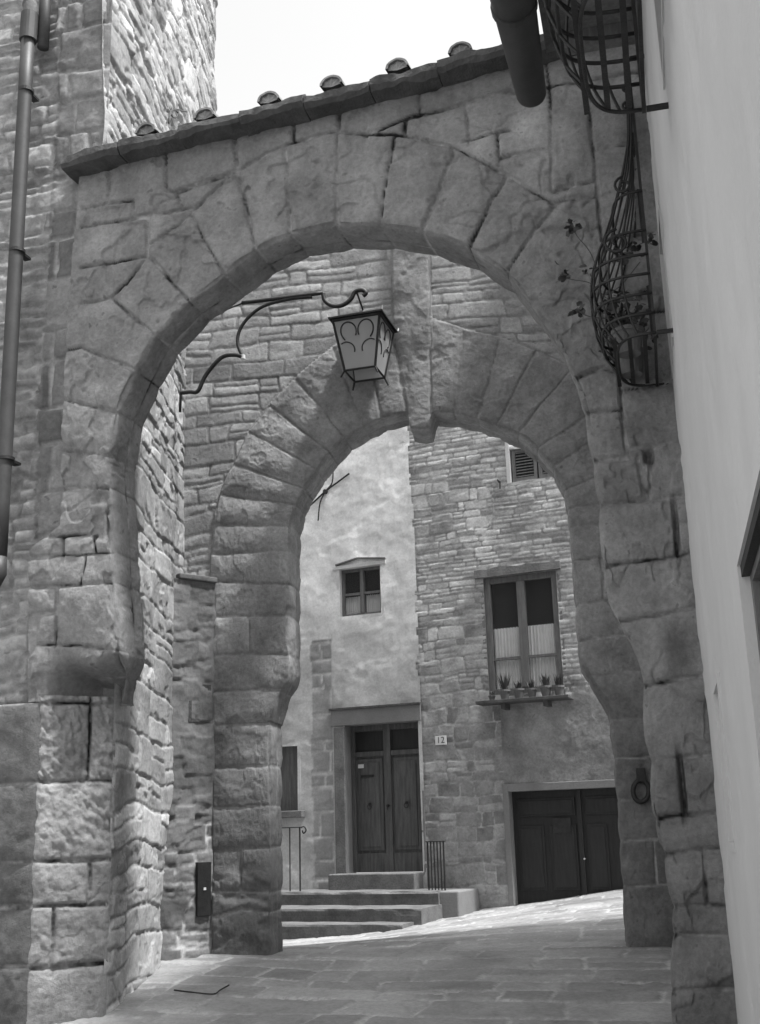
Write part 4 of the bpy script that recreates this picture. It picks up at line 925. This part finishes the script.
# ------------------------------------------------------------------ steps
st = thing('entrance_steps', FC.P(fu(380, 900), .4, 1.5), 'worn stone steps climbing to the wooden double door', 'steps')
def at(x, y, z):   # point on ray at height z
    d = ray(x, y); t_ = (z-1.6)/d[2]; return EYE+d*t_
def stepblock(name, xl, xr, y, z, zb, mat, back, parent, xr_b=None):
    A_ = at(xl, y, z); 
    hh = (A_-FC.O) @ FC.out; u0_ = (A_-FC.O) @ FC.e
    d = ray(xr, y-2); tt_ = ((FC.O+FC.out*hh-EYE) @ FC.out)/(d @ FC.out); B_ = EYE+d*tt_; u1_ = (B_-FC.O) @ FC.e
    nu, V = 40, []
    prof = [(back, z), (hh*.5+back*.5, z), (hh-.03, z+.0), (hh-.006, z-.008), (hh, z-.03), (hh-.01, z-.09), (hh-.004, zb)]
    for k in range(nu):
        u = u0_+(u1_-u0_)*k/(nu-1); e = .01 if 0 < k < nu-1 else 0
        for j, (h, zz) in enumerate(prof):
            w = float(fbm(np.array(u*3), np.array(j*1.3+z*20), 3, 5))*.03; V.append(FC.P(u, zz+(w*.5 if j in (1, 2, 3) else 0), h+w*(.7 if j > 1 else 0)))
    m = len(prof); Fs = [(i*m+j, i*m+j+1, (i+1)*m+j+1, (i+1)*m+j) for i in range(nu-1) for j in range(m-1)]
    n0 = len(V); V += [FC.P(u0_, zb, back), FC.P(u1_, zb, back)]
    Fs += [tuple(range(m))+(n0,), tuple((nu-1)*m+j for j in range(m-1, -1, -1))+(n0+1,)]
    b = MB().add(V, Fs); return b.build(name, mat, parent), hh, u0_, u1_
stepblock('step', 240, 402, 924, .575, .1, 'step', .02, st)
stepblock('step', 240, 421, 909, .735, .1, 'step', .02, st)
_, hl_, ua_, ub_2 = stepblock('landing', 240, 438, 893, .905, .1, 'step', .02, st)
b = MB(); b.box(FC, fu(339, 880), fu(424, 880), .88, 1.118, .02, .36); b.build('threshold', 'step', st, bevel=.015)
b = MB(); b.box(FC, ub_2-.02, ub_2+.26, .1, .90, .02, hl_-.05); b.build('side_block', 'cement', st, bevel=.02)
# railings
def railing(name, label, u0_, u1_, z0_, z1_, h, nb, returns, grp):
    r = thing(name, FC.P(u0_, z0_, h), label, 'railing', grp); b = MB(); b.box(FC, u0_-.02, u1_+.02, z1_-.012, z1_, h-.02, h+.02); b.build('top_rail', 'iron', r)
    for k in range(nb):
        u = u0_+(u1_-u0_)*k/(nb-1); b = MB(); b.tube([FC.P(u, z0_-.01, h), FC.P(u, z1_-.012, h)], .010 if 0 < k < nb-1 else .013, 6); b.build('bar', 'iron', r)
    if returns:
        b = MB(); b.tube(spline([FC.P(u1_+.02, z1_-.01, h), FC.P(u1_+.07, z1_-.0, h), FC.P(u1_+.10, z1_-.05, h), FC.P(u1_+.06, z1_-.09, h), FC.P(u1_+.04, z1_-.05, h)], 5), .010, 6); b.build('scroll', 'iron', r)
    return r
def hplane(h): return FC.shifted(h)
h2 = hl_-.25; H2 = hplane(h2)
railing('iron_railing', 'short iron railing at the right of the door steps', H2.bp(428, 860)[0], H2.bp(444, 860)[0], .905, H2.bp(435, 841)[1], h2, 6, False, 'iron railings by the steps')
railing('iron_railing', 'taller iron railing at the left of the steps, half hidden by the far arch', H2.bp(270, 860)[0], H2.bp(300, 860)[0], .905, H2.bp(295, 827)[1], h2, 4, True, 'iron railings by the steps')
# iron ring on the right pier of the far arch, cable mark on the paving
RG = A2.shifted(.08); rg = thing('tether_ring', RG.P(*RG.bp(641, 790), -.05), 'rusty iron ring and staple on the right pier of the far arch', 'iron ring')
b = MB(); q = [RG.P(*RG.bp(641+8*math.sin(t_), 791+11*math.cos(t_)), .0) for t_ in np.linspace(0, 6.28, 17)[:-1]]; b.tube(q, .022, 7, closed=True); b.build('ring', 'iron', rg, smooth=True)
b = MB(); b.box(RG, RG.bp(637, 780)[0], RG.bp(646, 780)[0], RG.bp(640, 782)[1], RG.bp(640, 768)[1], -.06, .02); b.build('staple', 'iron', rg, bevel=.005)
b = MB(); 
def gpt(x, y):
    d = ray(x, y); t_ = 9.5/np.linalg.norm(d)
    for _ in range(12):
        P = EYE+d*t_; t_ *= (1.6-float(gz(P[0], P[1]))-.012)/(1.6-P[2])
    return EYE+d*t_
b.tube(spline([gpt(174, 990), gpt(190, 992), gpt(213, 994), gpt(220, 990), gpt(229, 985)], 5), .006, 5); tag(b.build('cable', 'iron'), 'thin dark cable lying on the paving at the foot of the sunlit wall', 'cable')
# ------------------------------------------------------------------ camera, light, world
cam = bpy.data.cameras.new('camera'); co = bpy.data.objects.new('camera', cam); C.objects.link(co)
cam.sensor_fit = 'VERTICAL'; cam.sensor_height = 36; cam.sensor_width = 36*760/1024; cam.lens = F/1024*36; cam.clip_end = 2000; cam.clip_start = .05
mw = Matrix(((RT[0], UP[0], -FW[0], EYE[0]), (RT[1], UP[1], -FW[1], EYE[1]), (RT[2], UP[2], -FW[2], EYE[2]), (0, 0, 0, 1))); co.matrix_world = mw
bpy.context.scene.camera = co
SAZ, SEL = R(117), R(66)
sd = np.array([math.sin(SAZ)*math.cos(SEL), math.cos(SAZ)*math.cos(SEL), math.sin(SEL)])
sl = bpy.data.lights.new('sun', 'SUN'); sl.energy = 2.4; sl.angle = R(4); sl.color = (1, 1, 1)
so = bpy.data.objects.new('sun', sl); C.objects.link(so); so.rotation_euler = Vector([float(v) for v in sd]).to_track_quat('Z', 'Y').to_euler(); so.location = (8, 2, 20)
wd_ = bpy.data.worlds.new('World'); bpy.context.scene.world = wd_; wd_.use_nodes = True; nt = wd_.node_tree
sk = nt.nodes.new('ShaderNodeTexSky'); sk.sky_type = 'NISHITA'; sk.sun_disc = False; sk.sun_elevation = SEL; sk.sun_rotation = SAZ; sk.dust_density = 3; sk.air_density = 1.5
bw = nt.nodes.new('ShaderNodeRGBToBW'); bg = nt.nodes['Background']; nt.links.new(sk.outputs[0], bw.inputs[0]); nt.links.new(bw.outputs[0], bg.inputs[0]); bg.inputs[1].default_value = .15
sc_ = bpy.context.scene; sc_.view_settings.view_transform = 'Standard'; sc_.view_settings.look = 'None'; sc_.view_settings.gamma = 1; sc_.view_settings.exposure = 1.45
sc_.render.engine = 'CYCLES'
sc_.cycles.max_bounces = 8; sc_.cycles.diffuse_bounces = 5; sc_.cycles.transparent_max_bounces = 12
